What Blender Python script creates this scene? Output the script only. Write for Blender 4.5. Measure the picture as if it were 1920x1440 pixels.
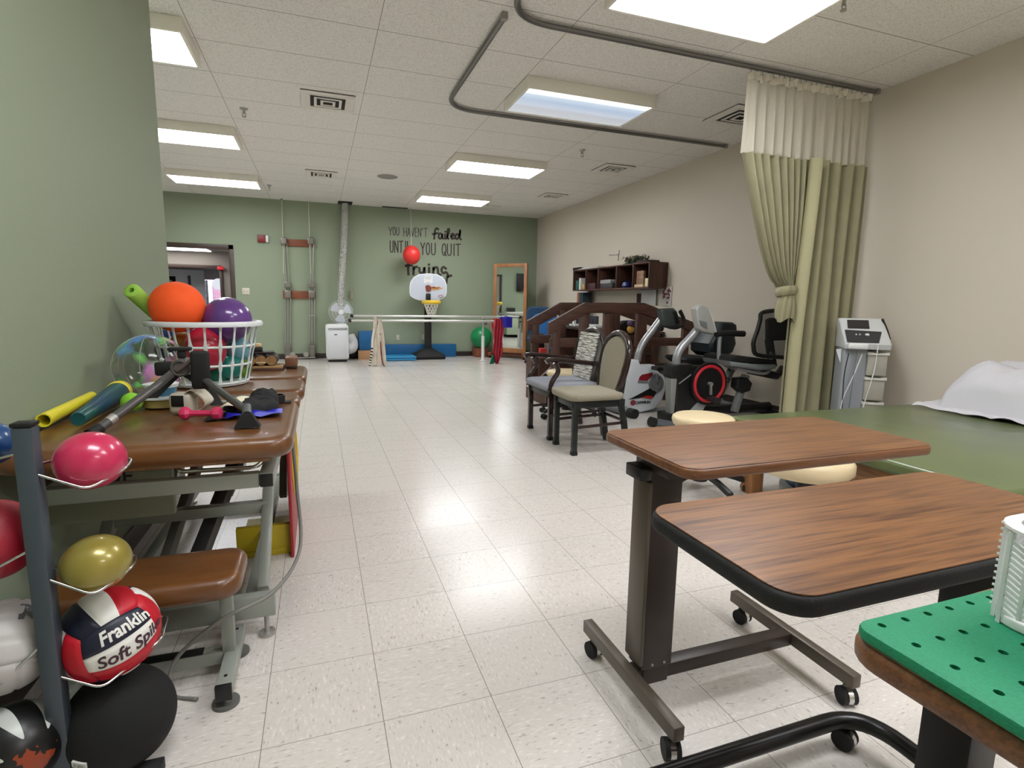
import bpy, bmesh, math, random
from mathutils import Vector, Matrix, noise
for o in list(bpy.data.objects): bpy.data.objects.remove(o, do_unlink=True)
C = bpy.context.scene.collection
PI = math.pi
# ---------------------------------------------------------------- camera
FOC, YAW, PITCH, ROLL, CZ = 1016.7063, .3426, -.1467, .0166, 1.1278
FW = Vector((math.sin(YAW)*math.cos(PITCH), math.cos(YAW)*math.cos(PITCH), math.sin(PITCH)))
_r = Vector((math.cos(YAW), -math.sin(YAW), 0)); _u = _r.cross(FW)
RI = math.cos(ROLL)*_r+math.sin(ROLL)*_u; UP = -math.sin(ROLL)*_r+math.cos(ROLL)*_u
CP = Vector((0, 0, CZ))
cam = bpy.data.cameras.new('camera'); co = bpy.data.objects.new('camera', cam); C.objects.link(co)
co.matrix_world = Matrix(((RI.x, UP.x, -FW.x, 0), (RI.y, UP.y, -FW.y, 0), (RI.z, UP.z, -FW.z, CZ), (0, 0, 0, 1)))
cam.sensor_width = 36; cam.lens = FOC/1920*36; cam.clip_start = .02; cam.clip_end = 100
bpy.context.scene.camera = co
def at(px, py, ax, v):
    """point of the room where the sight line through a photo pixel meets the plane ax=v"""
    d = FW+RI*((px-960)/FOC)-UP*((py-720)/FOC); i = 'xyz'.index(ax)
    return CP+d*((v-CP[i])/d[i])
# ---------------------------------------------------------------- world, exposure
w = bpy.data.worlds.new('world'); bpy.context.scene.world = w; w.use_nodes = True
w.node_tree.nodes['Background'].inputs[0].default_value = (.8, .85, .9, 1); w.node_tree.nodes['Background'].inputs[1].default_value = .4
vs = bpy.context.scene.view_settings
vs.view_transform = 'Standard'; vs.look = 'None'; vs.gamma = 1; vs.use_curve_mapping = False; vs.exposure = 1.08
PANEL = 9.5          # strength of the fluorescent diffusers
# ---------------------------------------------------------------- materials
def lin(c): 
    c /= 255; return c/12.92 if c <= .04045 else ((c+.055)/1.055)**2.4
def rgb(r, g, b): return (lin(r), lin(g), lin(b), 1)
MATS = {}
def mat(name, col, rough=.5, metal=0, bump=0, bscale=200, var=0, vscale=8, coat=0, trans=0, emis=None, spec=.5, alpha=1, stretch=None, col2=None):
    if name in MATS: return MATS[name]
    m = bpy.data.materials.new(name); m.use_nodes = True; nt = m.node_tree; N = nt.nodes; L = nt.links
    b = N['Principled BSDF']; b.inputs['Base Color'].default_value = rgb(*col); b.inputs['Roughness'].default_value = rough
    b.inputs['Metallic'].default_value = metal; b.inputs['Coat Weight'].default_value = coat; b.inputs['Transmission Weight'].default_value = trans
    b.inputs['Specular IOR Level'].default_value = spec; b.inputs['Alpha'].default_value = alpha
    if emis: b.inputs['Emission Color'].default_value = rgb(*col); b.inputs['Emission Strength'].default_value = emis
    if var or bump:
        g = N.new('ShaderNodeTexCoord')
        mp = N.new('ShaderNodeMapping'); L.new(g.outputs['Object'], mp.inputs[0])
        if stretch: mp.inputs['Scale'].default_value = stretch
    if var:
        n = N.new('ShaderNodeTexNoise'); n.inputs['Scale'].default_value = vscale; n.inputs['Detail'].default_value = 5; L.new(mp.outputs[0], n.inputs[0])
        r = N.new('ShaderNodeValToRGB'); r.color_ramp.elements[0].position = .3; r.color_ramp.elements[1].position = .7
        c2 = col2 or tuple(x*(1-var) for x in col)
        r.color_ramp.elements[0].color = rgb(*c2); r.color_ramp.elements[1].color = rgb(*col)
        L.new(n.outputs['Fac'], r.inputs[0]); L.new(r.outputs[0], b.inputs['Base Color'])
    if bump:
        n = N.new('ShaderNodeTexNoise'); n.inputs['Scale'].default_value = bscale; n.inputs['Detail'].default_value = 3; L.new(mp.outputs[0], n.inputs[0])
        bp = N.new('ShaderNodeBump'); bp.inputs['Strength'].default_value = bump; bp.inputs['Distance'].default_value = .002
        L.new(n.outputs['Fac'], bp.inputs['Height']); L.new(bp.outputs[0], b.inputs['Normal'])
    MATS[name] = m; return m
def node(nt, t, *a, **k):
    n = nt.nodes.new(t)
    for kk, v in k.items(): setattr(n, kk, v)
    for i, x in enumerate(a):
        if x is None: continue
        if hasattr(x, 'links') or isinstance(x, bpy.types.NodeSocket): nt.links.new(x, n.inputs[i])
        else: n.inputs[i].default_value = x
    return n
def mth(nt, op, a, b=None, c=None): 
    n = node(nt, 'ShaderNodeMath', a, b, c, operation=op); return n.outputs[0]
def gridline(nt, x, off, T, wd):
    f = mth(nt, 'FRACT', mth(nt, 'DIVIDE', mth(nt, 'SUBTRACT', x, off), T))
    d = mth(nt, 'MULTIPLY', mth(nt, 'MINIMUM', f, mth(nt, 'SUBTRACT', 1.0, f)), T)
    return mth(nt, 'LESS_THAN', d, wd)
def mixc(nt, f, a, b):
    n = nt.nodes.new('ShaderNodeMix'); n.data_type = 'RGBA'
    for i, x in ((0, f), (6, a), (7, b)):
        if isinstance(x, bpy.types.NodeSocket): nt.links.new(x, n.inputs[i])
        else: n.inputs[i].default_value = x
    return n.outputs[2]
def floor_mat():
    m = bpy.data.materials.new('vinyl_floor_tile'); m.use_nodes = True; nt = m.node_tree; b = nt.nodes['Principled BSDF']
    g = nt.nodes.new('ShaderNodeNewGeometry'); s = node(nt, 'ShaderNodeSeparateXYZ', g.outputs['Position'])
    X, Y = s.outputs[0], s.outputs[1]; T = .3048; ox, oy = .131, 1.9682
    ix = mth(nt, 'FLOOR', mth(nt, 'DIVIDE', mth(nt, 'SUBTRACT', X, ox), T)); iy = mth(nt, 'FLOOR', mth(nt, 'DIVIDE', mth(nt, 'SUBTRACT', Y, oy), T))
    par = mth(nt, 'MODULO', mth(nt, 'ABSOLUTE', mth(nt, 'ADD', ix, iy)), 2.0)
    cell = node(nt, 'ShaderNodeCombineXYZ', ix, iy, 0.0); wn = node(nt, 'ShaderNodeTexWhiteNoise', cell.outputs[0])
    a = node(nt, 'ShaderNodeCombineXYZ', mth(nt, 'MULTIPLY', X, 45.), mth(nt, 'MULTIPLY', Y, 130.), wn.outputs[0])
    c = node(nt, 'ShaderNodeCombineXYZ', mth(nt, 'MULTIPLY', X, 130.), mth(nt, 'MULTIPLY', Y, 45.), wn.outputs[0])
    vec = node(nt, 'ShaderNodeMix', data_type='VECTOR'); nt.links.new(par, vec.inputs[0]); nt.links.new(a.outputs[0], vec.inputs[4]); nt.links.new(c.outputs[0], vec.inputs[5])
    n = node(nt, 'ShaderNodeTexNoise', vec.outputs[1]); n.inputs['Scale'].default_value = 1.1; n.inputs['Detail'].default_value = 2
    dark = node(nt, 'ShaderNodeValToRGB', n.outputs['Fac']); e = dark.color_ramp.elements
    e[0].position = .27; e[0].color = rgb(158, 150, 142); e[1].position = .36; e[1].color = rgb(204, 198, 191)
    x1 = dark.color_ramp.elements.new(.60); x1.color = rgb(209, 203, 196); x2 = dark.color_ramp.elements.new(.72); x2.color = rgb(226, 220, 213)
    n2 = node(nt, 'ShaderNodeTexNoise', g.outputs['Position']); n2.inputs['Scale'].default_value = 1.7
    col = mixc(nt, mth(nt, 'MULTIPLY', n2.outputs['Fac'], .25), dark.outputs[0], rgb(206, 196, 190))
    col = mixc(nt, mth(nt, 'MULTIPLY', wn.outputs[0], .08), col, rgb(196, 189, 182))
    lx = mth(nt, 'MULTIPLY', gridline(nt, X, ox, T, .0011), .75); ly = mth(nt, 'MULTIPLY', gridline(nt, Y, oy, T, .0010), .68)
    lm = mth(nt, 'MAXIMUM', lx, ly)
    col = mixc(nt, lm, col, rgb(96, 88, 81))
    nt.links.new(col, b.inputs['Base Color'])
    nr = node(nt, 'ShaderNodeTexNoise', g.outputs['Position']); nr.inputs['Scale'].default_value = 5; nr.inputs['Detail'].default_value = 4
    rr = node(nt, 'ShaderNodeMapRange', nr.outputs['Fac'], .3, .7, .19, .215); nt.links.new(mth(nt, 'ADD', rr.outputs[0], mth(nt, 'MULTIPLY', wn.outputs[0], .045)), b.inputs['Roughness'])
    nb = node(nt, 'ShaderNodeTexNoise', g.outputs['Position']); nb.inputs['Scale'].default_value = 9; nb.inputs['Detail'].default_value = 2
    bp = node(nt, 'ShaderNodeBump'); bp.inputs['Strength'].default_value = .03; bp.inputs['Distance'].default_value = .002
    nt.links.new(nb.outputs['Fac'], bp.inputs['Height']); nt.links.new(bp.outputs[0], b.inputs['Normal'])
    b.inputs['Specular IOR Level'].default_value = .42
    return m
def ceil_mat():
    m = bpy.data.materials.new('acoustic_ceiling_tile'); m.use_nodes = True; nt = m.node_tree; b = nt.nodes['Principled BSDF']
    g = nt.nodes.new('ShaderNodeNewGeometry'); s = node(nt, 'ShaderNodeSeparateXYZ', g.outputs['Position'])
    X, Y = s.outputs[0], s.outputs[1]
    n = node(nt, 'ShaderNodeTexNoise', g.outputs['Position']); n.inputs['Scale'].default_value = 110; n.inputs['Detail'].default_value = 2; n.inputs['Distortion'].default_value = 1.5
    r = node(nt, 'ShaderNodeValToRGB', n.outputs['Fac']); e = r.color_ramp.elements
    e[0].position = .36; e[0].color = rgb(200, 197, 191); e[1].position = .5; e[1].color = rgb(240, 237, 231)
    n2 = node(nt, 'ShaderNodeTexNoise', g.outputs['Position']); n2.inputs['Scale'].default_value = .8
    col = mixc(nt, mth(nt, 'MULTIPLY', n2.outputs['Fac'], .25), r.outputs[0], rgb(224, 219, 210))
    bx = gridline(nt, X, .4385, 1.2192, .011); by = gridline(nt, Y, 4.1177, .6096, .009)
    edx = gridline(nt, X, .4385+.013, 1.2192, .0022); edy = gridline(nt, Y, 4.1177+.011, .6096, .0032)
    col = mixc(nt, mth(nt, 'MAXIMUM', bx, by), col, rgb(232, 228, 221))
    col = mixc(nt, mth(nt, 'MULTIPLY', mth(nt, 'MAXIMUM', edx, edy), .75), col, rgb(86, 80, 74))
    nt.links.new(col, b.inputs['Base Color']); b.inputs['Roughness'].default_value = .9; b.inputs['Specular IOR Level'].default_value = .2
    bp = node(nt, 'ShaderNodeBump'); bp.inputs['Strength'].default_value = .5; bp.inputs['Distance'].default_value = .002
    nt.links.new(n.outputs['Fac'], bp.inputs['Height']); nt.links.new(bp.outputs[0], b.inputs['Normal'])
    return m
def wood_mat(name, c1, c2, axis='x', rough=.4, sc=1.0):
    m = bpy.data.materials.new(name); m.use_nodes = True; nt = m.node_tree; b = nt.nodes['Principled BSDF']
    g = nt.nodes.new('ShaderNodeTexCoord'); mp = node(nt, 'ShaderNodeMapping', g.outputs['Object'])
    mp.inputs['Scale'].default_value = tuple(v*sc for v in {'x': (1.6, 26, 26), 'y': (26, 1.6, 26), 'z': (26, 26, 1.6)}[axis])
    n = node(nt, 'ShaderNodeTexNoise', mp.outputs[0]); n.inputs['Scale'].default_value = 2.2; n.inputs['Detail'].default_value = 5; n.inputs['Distortion'].default_value = .8
    mp2 = node(nt, 'ShaderNodeMapping', g.outputs['Object'])
    mp2.inputs['Scale'].default_value = tuple(v*sc for v in {'x': (9, 260, 260), 'y': (260, 9, 260), 'z': (260, 260, 9)}[axis])
    n2 = node(nt, 'ShaderNodeTexNoise', mp2.outputs[0]); n2.inputs['Scale'].default_value = 1; n2.inputs['Detail'].default_value = 2
    f = mth(nt, 'ADD', mth(nt, 'MULTIPLY', n.outputs['Fac'], .58), mth(nt, 'MULTIPLY', n2.outputs['Fac'], .42))
    r = node(nt, 'ShaderNodeValToRGB', f); e = r.color_ramp.elements
    e[0].position = .36; e[0].color = rgb(*c2); e[1].position = .58; e[1].color = rgb(*c1)
    mid = r.color_ramp.elements.new(.47); mid.color = rgb(*[(a*1.6+bb)/2.6 for a, bb in zip(c1, c2)])
    nt.links.new(r.outputs[0], b.inputs['Base Color']); b.inputs['Roughness'].default_value = rough
    MATS[name] = m; return m
def wall_mat(name, col):
    m = bpy.data.materials.new(name); m.use_nodes = True; nt = m.node_tree; b = nt.nodes['Principled BSDF']
    g = nt.nodes.new('ShaderNodeNewGeometry')
    n2 = node(nt, 'ShaderNodeTexNoise', g.outputs['Position']); n2.inputs['Scale'].default_value = .9; n2.inputs['Detail'].default_value = 3
    col2 = mixc(nt, mth(nt, 'MULTIPLY', n2.outputs['Fac'], .2), rgb(*col), rgb(*[c*.93 for c in col]))
    nt.links.new(col2, b.inputs['Base Color']); b.inputs['Roughness'].default_value = .55; b.inputs['Specular IOR Level'].default_value = .3
    n = node(nt, 'ShaderNodeTexNoise', g.outputs['Position']); n.inputs['Scale'].default_value = 160; n.inputs['Detail'].default_value = 3
    bp = node(nt, 'ShaderNodeBump'); bp.inputs['Strength'].default_value = .35; bp.inputs['Distance'].default_value = .0015
    nt.links.new(n.outputs['Fac'], bp.inputs['Height']); nt.links.new(bp.outputs[0], b.inputs['Normal'])
    return m
# ---------------------------------------------------------------- mesh builder
def bez(pts, n=8, closed=False):
    """Catmull-Rom through the points"""
    P = [Vector(p) for p in pts]; out = []
    m = len(P); rng = range(m if closed else m-1)
    for i in rng:
        p0 = P[(i-1) % m] if closed or i > 0 else P[0]*2-P[1]
        p1, p2 = P[i], P[(i+1) % m]
        p3 = P[(i+2) % m] if closed or i+2 < m else P[-1]*2-P[-2]
        for k in range(n):
            t = k/n; out.append(.5*((2*p1)+(p2-p0)*t+(2*p0-5*p1+4*p2-p3)*t*t+(3*p1-p0-3*p2+p3)*t**3))
    if not closed: out.append(P[-1])
    return out
def fillet(pts, r, n=6):
    P = [Vector(p) for p in pts]; out = [P[0]]
    for i in range(1, len(P)-1):
        a, b, c = P[i-1], P[i], P[i+1]; u = (a-b); v = (c-b); d = min(r, u.length*.49, v.length*.49)
        s, e = b+u.normalized()*d, b+v.normalized()*d
        for k in range(n+1):
            t = k/n; out.append(s*(1-t)**2+b*2*t*(1-t)+e*t*t)
    out.append(P[-1]); return out
def rrect(w, d, R, k=6):
    R = min(R, w/2-1e-5, d/2-1e-5); o = []
    for cx, cy, a0 in ((w/2-R, d/2-R, 0), (-w/2+R, d/2-R, PI/2), (-w/2+R, -d/2+R, PI), (w/2-R, -d/2+R, 1.5*PI)):
        for i in range(k+1):
            a = a0+i*PI/2/k; o.append((cx+R*math.cos(a), cy+R*math.sin(a)))
    return o
class MB:
    def __init__(s): s.v = []; s.f = []; s.m = []; s.i = 0; s.sharp = .6
    def add(s, vs, fs, M=None):
        b = len(s.v); s.v += [(M@Vector(p) if M else Vector(p)) for p in vs]
        s.f += [tuple(b+i for i in f) for f in fs]; s.m += [s.i]*len(fs); return s
    def bm(s, bm, M=None):
        bm.verts.ensure_lookup_table(); bm.verts.index_update()
        s.add([v.co.copy() for v in bm.verts], [[v.index for v in f.verts] for f in bm.faces], M); bm.free(); return s
    def box(s, a, b, bev=0, M=None, seg=2):
        a, b = Vector(a), Vector(b); lo = Vector(map(min, a, b)); hi = Vector(map(max, a, b))
        bm = bmesh.new(); bmesh.ops.create_cube(bm, size=1)
        for v in bm.verts: v.co = Vector(((lo[i]+hi[i])/2+v.co[i]*(hi[i]-lo[i])) for i in range(3))
        if bev: bmesh.ops.bevel(bm, geom=bm.edges[:], offset=min(bev, min(hi-lo)*.45), segments=seg, profile=.5, affect='EDGES')
        return s.bm(bm, M)
    def bar(s, p, q, w, h, up=(0, 0, 1), bev=0):
        p, q = Vector(p), Vector(q); z = (q-p); L = z.length; z.normalize(); u = Vector(up)
        x = u.cross(z)
        if x.length < 1e-4: x = Vector((1, 0, 0)).cross(z)
        x.normalize(); y = z.cross(x)
        M = Matrix(((x.x, y.x, z.x, p.x), (x.y, y.y, z.y, p.y), (x.z, y.z, z.z, p.z), (0, 0, 0, 1)))
        return s.box((-w/2, -h/2, 0), (w/2, h/2, L), bev, M)
    def tube(s, pts, r, n=10, closed=False, M=None, flat=1, up=None):
        P = [Vector(p) for p in pts]; m = len(P); vs = []; fs = []
        T = []
        for i in range(m):
            a = P[(i-1) % m] if closed or i else P[i]; b = P[(i+1) % m] if closed or i < m-1 else P[i]
            t = b-a; T.append(t.normalized() if t.length > 1e-9 else Vector((0, 0, 1)))
        N0 = Vector(up) if up else (Vector((0, 0, 1)) if abs(T[0].z) < .9 else Vector((1, 0, 0)))
        N0 = (N0-T[0]*N0.dot(T[0])).normalized()
        for i in range(m):
            if i: N0 = (N0-T[i]*N0.dot(T[i])); N0.normalize()
            B = T[i].cross(N0); rr = r[i] if isinstance(r, (list, tuple)) else r
            for k in range(n):
                a = 2*PI*k/n; vs.append(P[i]+N0*(math.cos(a)*rr*flat)+B*(math.sin(a)*rr))
        for i in range(m if closed else m-1):
            j = (i+1) % m
            for k in range(n): fs.append((i*n+k, i*n+(k+1) % n, j*n+(k+1) % n, j*n+k))
        if not closed: fs.append(tuple(range(n-1, -1, -1))); fs.append(tuple((m-1)*n+k for k in range(n)))
        return s.add(vs, fs, M)
    def cyl(s, p, q, r, r2=None, n=20): return s.tube([p, q], [r, r if r2 is None else r2], n)
    def lathe(s, prof, c=(0, 0, 0), n=32, M=None, cap=True):
        vs = []; fs = []; c = Vector(c); m = len(prof)
        for r, z in prof:
            for k in range(n): a = 2*PI*k/n; vs.append(c+Vector((r*math.cos(a), r*math.sin(a), z)))
        for i in range(m-1):
            for k in range(n): fs.append((i*n+k, i*n+(k+1) % n, (i+1)*n+(k+1) % n, (i+1)*n+k))
        if cap: fs.append(tuple(range(n-1, -1, -1))); fs.append(tuple((m-1)*n+k for k in range(n)))
        return s.add(vs, fs, M)
    def ball(s, c, r, sx=1, sy=1, sz=1, n=32, M=None):
        c = Vector(c); bm = bmesh.new(); bmesh.ops.create_uvsphere(bm, u_segments=n, v_segments=n//2, radius=r)
        for v in bm.verts: v.co = Vector((v.co.x*sx, v.co.y*sy, v.co.z*sz))+c
        return s.bm(bm, M)
    def prism(s, pts, t, bev=0, M=None):
        """pts: world points of an outline; t: thickness vector"""
        t = Vector(t); bm = bmesh.new(); P = [Vector(p) for p in pts]
        vs = [bm.verts.new(p) for p in P]; f = bm.faces.new(vs)
        r = bmesh.ops.extrude_face_region(bm, geom=[f]); nv = [e for e in r['geom'] if isinstance(e, bmesh.types.BMVert)]
        bmesh.ops.translate(bm, verts=nv, vec=t); bmesh.ops.recalc_face_normals(bm, faces=bm.faces[:])
        if bev:
            cap = [e for e in bm.edges if any(abs(ff.normal.dot(t.normalized())) > .9 for ff in e.link_faces) and len(e.link_faces) == 2 and not all(abs(ff.normal.dot(t.normalized())) > .9 for ff in e.link_faces)]
            bmesh.ops.bevel(bm, geom=cap, offset=bev, segments=3, profile=.5, affect='EDGES')
        return s.bm(bm, M)
    def pad(s, x0, y0, x1, y1, z0, z1, R=.04, rv=.02, crown=0, M=None, k=6, bot=None, vn=5):
        w, d = x1-x0, y1-y0; cx, cy = (x0+x1)/2, (y0+y1)/2; rv = min(rv, (z1-z0)/2); vs = []; fs = []; rings = []
        rb = rv if bot is None else bot
        for i in range(vn+1): a = i*PI/2/vn; rings.append((rb*(1-math.sin(a)), z0+rb*(1-math.cos(a))))
        for i in range(vn+1): a = i*PI/2/vn; rings.append((rv*(1-math.cos(a)), z1-rv+rv*math.sin(a)))
        if crown:
            hw = min(w, d)/2
            for t in (.15, .35, .6, .85, .97): ins = rv+(hw-rv)*t; rings.append((ins, z1+crown*math.sin(t*PI/2)))
        n = 0
        for ins, z in rings:
            o = rrect(max(w-2*ins, .002), max(d-2*ins, .002), max(R-ins, .0008), k); n = len(o)
            vs += [(cx+a, cy+b, z) for a, b in o]
        m = len(rings)
        for i in range(m-1):
            for j in range(n): fs.append((i*n+j, i*n+(j+1) % n, (i+1)*n+(j+1) % n, (i+1)*n+j))
        fs.append(tuple(range(n-1, -1, -1))); fs.append(tuple((m-1)*n+j for j in range(n)))
        return s.add(vs, fs, M)
    def sheet(s, fn, nu, nv, M=None, wrap=False):
        vs = [fn(i/nu, j/nv) for j in range(nv+1) for i in range(nu+1)]
        fs = [(j*(nu+1)+i, j*(nu+1)+i+1, (j+1)*(nu+1)+i+1, (j+1)*(nu+1)+i) for j in range(nv) for i in range(nu)]
        return s.add(vs, fs, M)
    def stroke(s, pts, w, up, depth=.001):
        """flat ribbon stroke facing -y or along normal `up`"""
        P = [Vector(p) for p in pts]; U = Vector(up).normalized(); vs = []; fs = []
        for i, p in enumerate(P):
            t = (P[min(i+1, len(P)-1)]-P[max(i-1, 0)]).normalized(); x = t.cross(U).normalized()*(w/2)
            e = t*(w*.3) if i in (0, len(P)-1) else Vector()
            if i == 0: e = -e
            vs += [p+e+x, p+e-x, p+e+x+U*depth, p+e-x+U*depth]
        for i in range(len(P)-1):
            a = i*4; b = a+4
            fs += [(a+2, b+2, b+3, a+3), (a, a+1, b+1, b), (a, b, b+2, a+2), (a+1, a+3, b+3, b+1)]
        fs += [(0, 2, 3, 1), tuple(len(vs)-4+j for j in (0, 1, 3, 2))]
        return s.add(vs, fs)
    def text(s, txt, size, fn, res=3, shear=0, sx=1.0, bold=0):
        cu = bpy.data.curves.new('t', 'FONT'); cu.body = txt; cu.size = size; cu.resolution_u = res; cu.align_x = 'CENTER'; cu.align_y = 'CENTER'; cu.shear = shear; cu.offset = bold
        o = bpy.data.objects.new('t', cu); C.objects.link(o); bpy.context.view_layer.update()
        me = bpy.data.meshes.new_from_object(o.evaluated_get(bpy.context.evaluated_depsgraph_get()))
        s.add([fn(v.co.x*sx, v.co.y) for v in me.vertices], [tuple(p.vertices) for p in me.polygons])
        bpy.data.objects.remove(o); bpy.data.curves.remove(cu); bpy.data.meshes.remove(me); return s
    def build(s, name, m, parent=None, label=None, cat=None, group=None, kind=None, local=False):
        me = bpy.data.meshes.new(name)
        vs = s.v
        if parent is not None and not local:
            off = Vector(parent.location)
            if parent.parent: off = off+Vector(parent.parent.location)
        elif parent is None:
            lo = [min(v[i] for v in vs) for i in range(3)]; hi = [max(v[i] for v in vs) for i in range(3)]
            off = Vector(((lo[0]+hi[0])/2, (lo[1]+hi[1])/2, lo[2]))
        else: off = Vector()
        me.from_pydata([v-off for v in vs], [], s.f); me.validate(); me.update()
        for mm in (m if isinstance(m, (list, tuple)) else [m]): me.materials.append(mm)
        if isinstance(m, (list, tuple)) and len(me.polygons) == len(s.m): me.polygons.foreach_set('material_index', s.m)
        me.shade_smooth() if hasattr(me, 'shade_smooth') else None
        me.set_sharp_from_angle(angle=s.sharp)
        o = bpy.data.objects.new(name, me); C.objects.link(o)
        if parent is not None: o.parent = parent
        else: o.location = off
        tag(o, label, cat, group, kind); return o
def tag(o, label=None, cat=None, group=None, kind=None):
    for k, v in (('label', label), ('category', cat), ('group', group), ('kind', kind)):
        if v: o[k] = v
    return o
def thing(name, label, cat, loc=(0, 0, 0), group=None, rz=0):
    o = bpy.data.objects.new(name, None); C.objects.link(o); o.location = loc; o.rotation_euler.z = rz; o.empty_display_size = .05
    return tag(o, label, cat, group)
def cp(ox, oy, s): return lambda x, y: (ox+x*s, oy+y*s)
def poly(pts, f, ax, v): return [at(*f(*p), ax, v) for p in pts]
RX, RY, RZ, TR = (lambda a: Matrix.Rotation(a, 4, 'X')), (lambda a: Matrix.Rotation(a, 4, 'Y')), (lambda a: Matrix.Rotation(a, 4, 'Z')), (lambda *a: Matrix.Translation(a))

# palette
green_wall = wall_mat('sage_green_paint', (148, 159, 136)); cream_wall = wall_mat('cream_paint', (212, 202, 187))
dark_base = mat('dark_rubber_base', (52, 42, 38), .5)
white_pl = mat('white_plastic', (225, 226, 226), .4); offw = mat('cream_plastic', (214, 208, 190), .4)
black_pl = mat('black_plastic', (13, 13, 14), .45); black_rub = mat('black_rubber', (11, 11, 12), .7, bump=.3)
grey_met = mat('grey_enamel_steel', (148, 152, 144), .38, .2); chrome = mat('chrome', (200, 200, 200), .18, 1); steel = mat('brushed_steel', (176, 174, 168), .42, .65)
rackgrey = mat('slate_grey_steel', (72, 80, 88), .4, .3)
brown_v = mat('brown_vinyl', (114, 73, 37), .3, bump=.15, bscale=500, var=.3, vscale=5, col2=(94, 57, 28), stretch=(1, 6, 1), coat=.25)
green_v = mat('olive_green_vinyl', (96, 108, 68), .33, var=.1, vscale=3, coat=.15)
wood1 = wood_mat('walnut_laminate', (126, 83, 46), (76, 44, 22)); wood1y = wood_mat('walnut_laminate_front_to_back', (134, 92, 60), (70, 44, 28), 'y', .35)
edgew = wood_mat('wood_grain_edge', (122, 78, 46), (86, 52, 30))
darkw = wood_mat('dark_stained_wood', (84, 52, 40), (52, 30, 24), 'z', .5); darkwx = wood_mat('dark_stained_rail_wood', (84, 52, 40), (54, 32, 25), 'x', .5)
oak = wood_mat('oak_frame_wood', (176, 122, 78), (140, 90, 52), 'z', .45); oakx = wood_mat('oak_side_wood', (150, 108, 70), (110, 74, 44), 'y', .5)
bronze = mat('bronze_painted_steel', (92, 84, 74), .38, .25); bronzed = mat('dark_bronze_steel', (58, 48, 44), .42, .2)
tan_v = mat('tan_vinyl', (218, 198, 160), .4, bump=.05); red_b = mat('red_vinyl_ball', (176, 24, 50), .25, var=.06)

# ================================================================ the room
XR, XL, YB, YF, H = 4.57, -.83, 11.33, -2.6, 2.976
fl = MB().box((-3.7, YF-.1, -.12), (XR+.12, YB, 0)).build('floor', floor_mat(), kind='structure')
cl = MB().box((-3.7, YF-.1, H), (XR+.12, YB+.12, H+.1)).build('ceiling', ceil_mat(), kind='structure')
MB().box((XR, YF-.1, 0), (XR+.12, YB+.12, H)).build('wall_right', cream_wall, kind='structure')
MB().box((XL-.14, YF, 0), (XL, 3.78, H)).build('wall_left', green_wall, kind='structure')
MB().box((XL-.14, YF-.12, 0), (XR, YF, H)).build('wall_front', cream_wall, kind='structure')
mb = MB(); DX0, DX1, DZ = -2.75, -1.48, 2.06
mb.box((DX1, YB, 0), (XR, YB+.12, H)); mb.box((-3.7, YB, 0), (DX0, YB+.12, H)); mb.box((DX0, YB, DZ), (DX1, YB+.12, H))
mb.build('wall_back', green_wall, kind='structure')
mb = MB(); mb.box((-3.7, 3.66, 0), (XL-.141, 3.779, H)); mb.build('wall_partition', green_wall, kind='structure')
# left wall of the deeper part (seen only in the mirror), with a doorway
mb = MB(); mb.box((-3.7, 3.78, 0), (-3.58, 9.3, H)); mb.box((-3.7, 10.2, 0), (-3.58, YB, H)); mb.box((-3.7, 9.3, 2.05), (-3.58, 10.2, H))
mb.build('wall_far_left', green_wall, kind='structure')
mb = MB(); mb.box((-3.57, 9.24, 0), (-3.71, 9.3, 2.1), .004); mb.box((-3.57, 10.2, 0), (-3.71, 10.26, 2.1), .004); mb.box((-3.57, 9.24, 2.04), (-3.71, 10.26, 2.1), .004)
mb.build('door_2', dark_base, kind='structure')
MB().box((-5.0, 8.4, 0), (-4.9, 11.2, 2.6)).build('wall_side_room', cream_wall, kind='structure')
# base boards
mb = MB(); mb.box((DX1+.07, YB-.008, 0), (XR, YB, .1), .002); mb.box((-3.58, YB-.008, 0), (DX0-.07, YB, .1), .002); mb.build('baseboard_back', dark_base, kind='structure')
MB().box((XR-.008, YF, 0), (XR, YB-.01, .1), .002).build('baseboard_right', dark_base, kind='structure')
MB().box((XL, YF, 0), (XL+.008, 3.78, .1), .002).build('baseboard_left', dark_base, kind='structure')
MB().box((-3.58, 3.8, 0), (-3.572, 9.23, .1), .002).build('baseboard_far_left', dark_base, kind='structure')
# door casing in the back wall
brownf = mat('dark_brown_door_frame', (66, 50, 44), .45)
mb = MB()
for x in (DX0, DX1-.0): mb.box((x-.0 if x == DX0 else x-.03, YB-.02, 0), (x+.03 if x == DX0 else x+.05, YB+.13, DZ+.05), .004)
mb.box((DX0, YB-.02, DZ-.03), (DX1+.05, YB+.13, DZ+.05), .004); mb.build('door_1', brownf, kind='structure')
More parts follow.
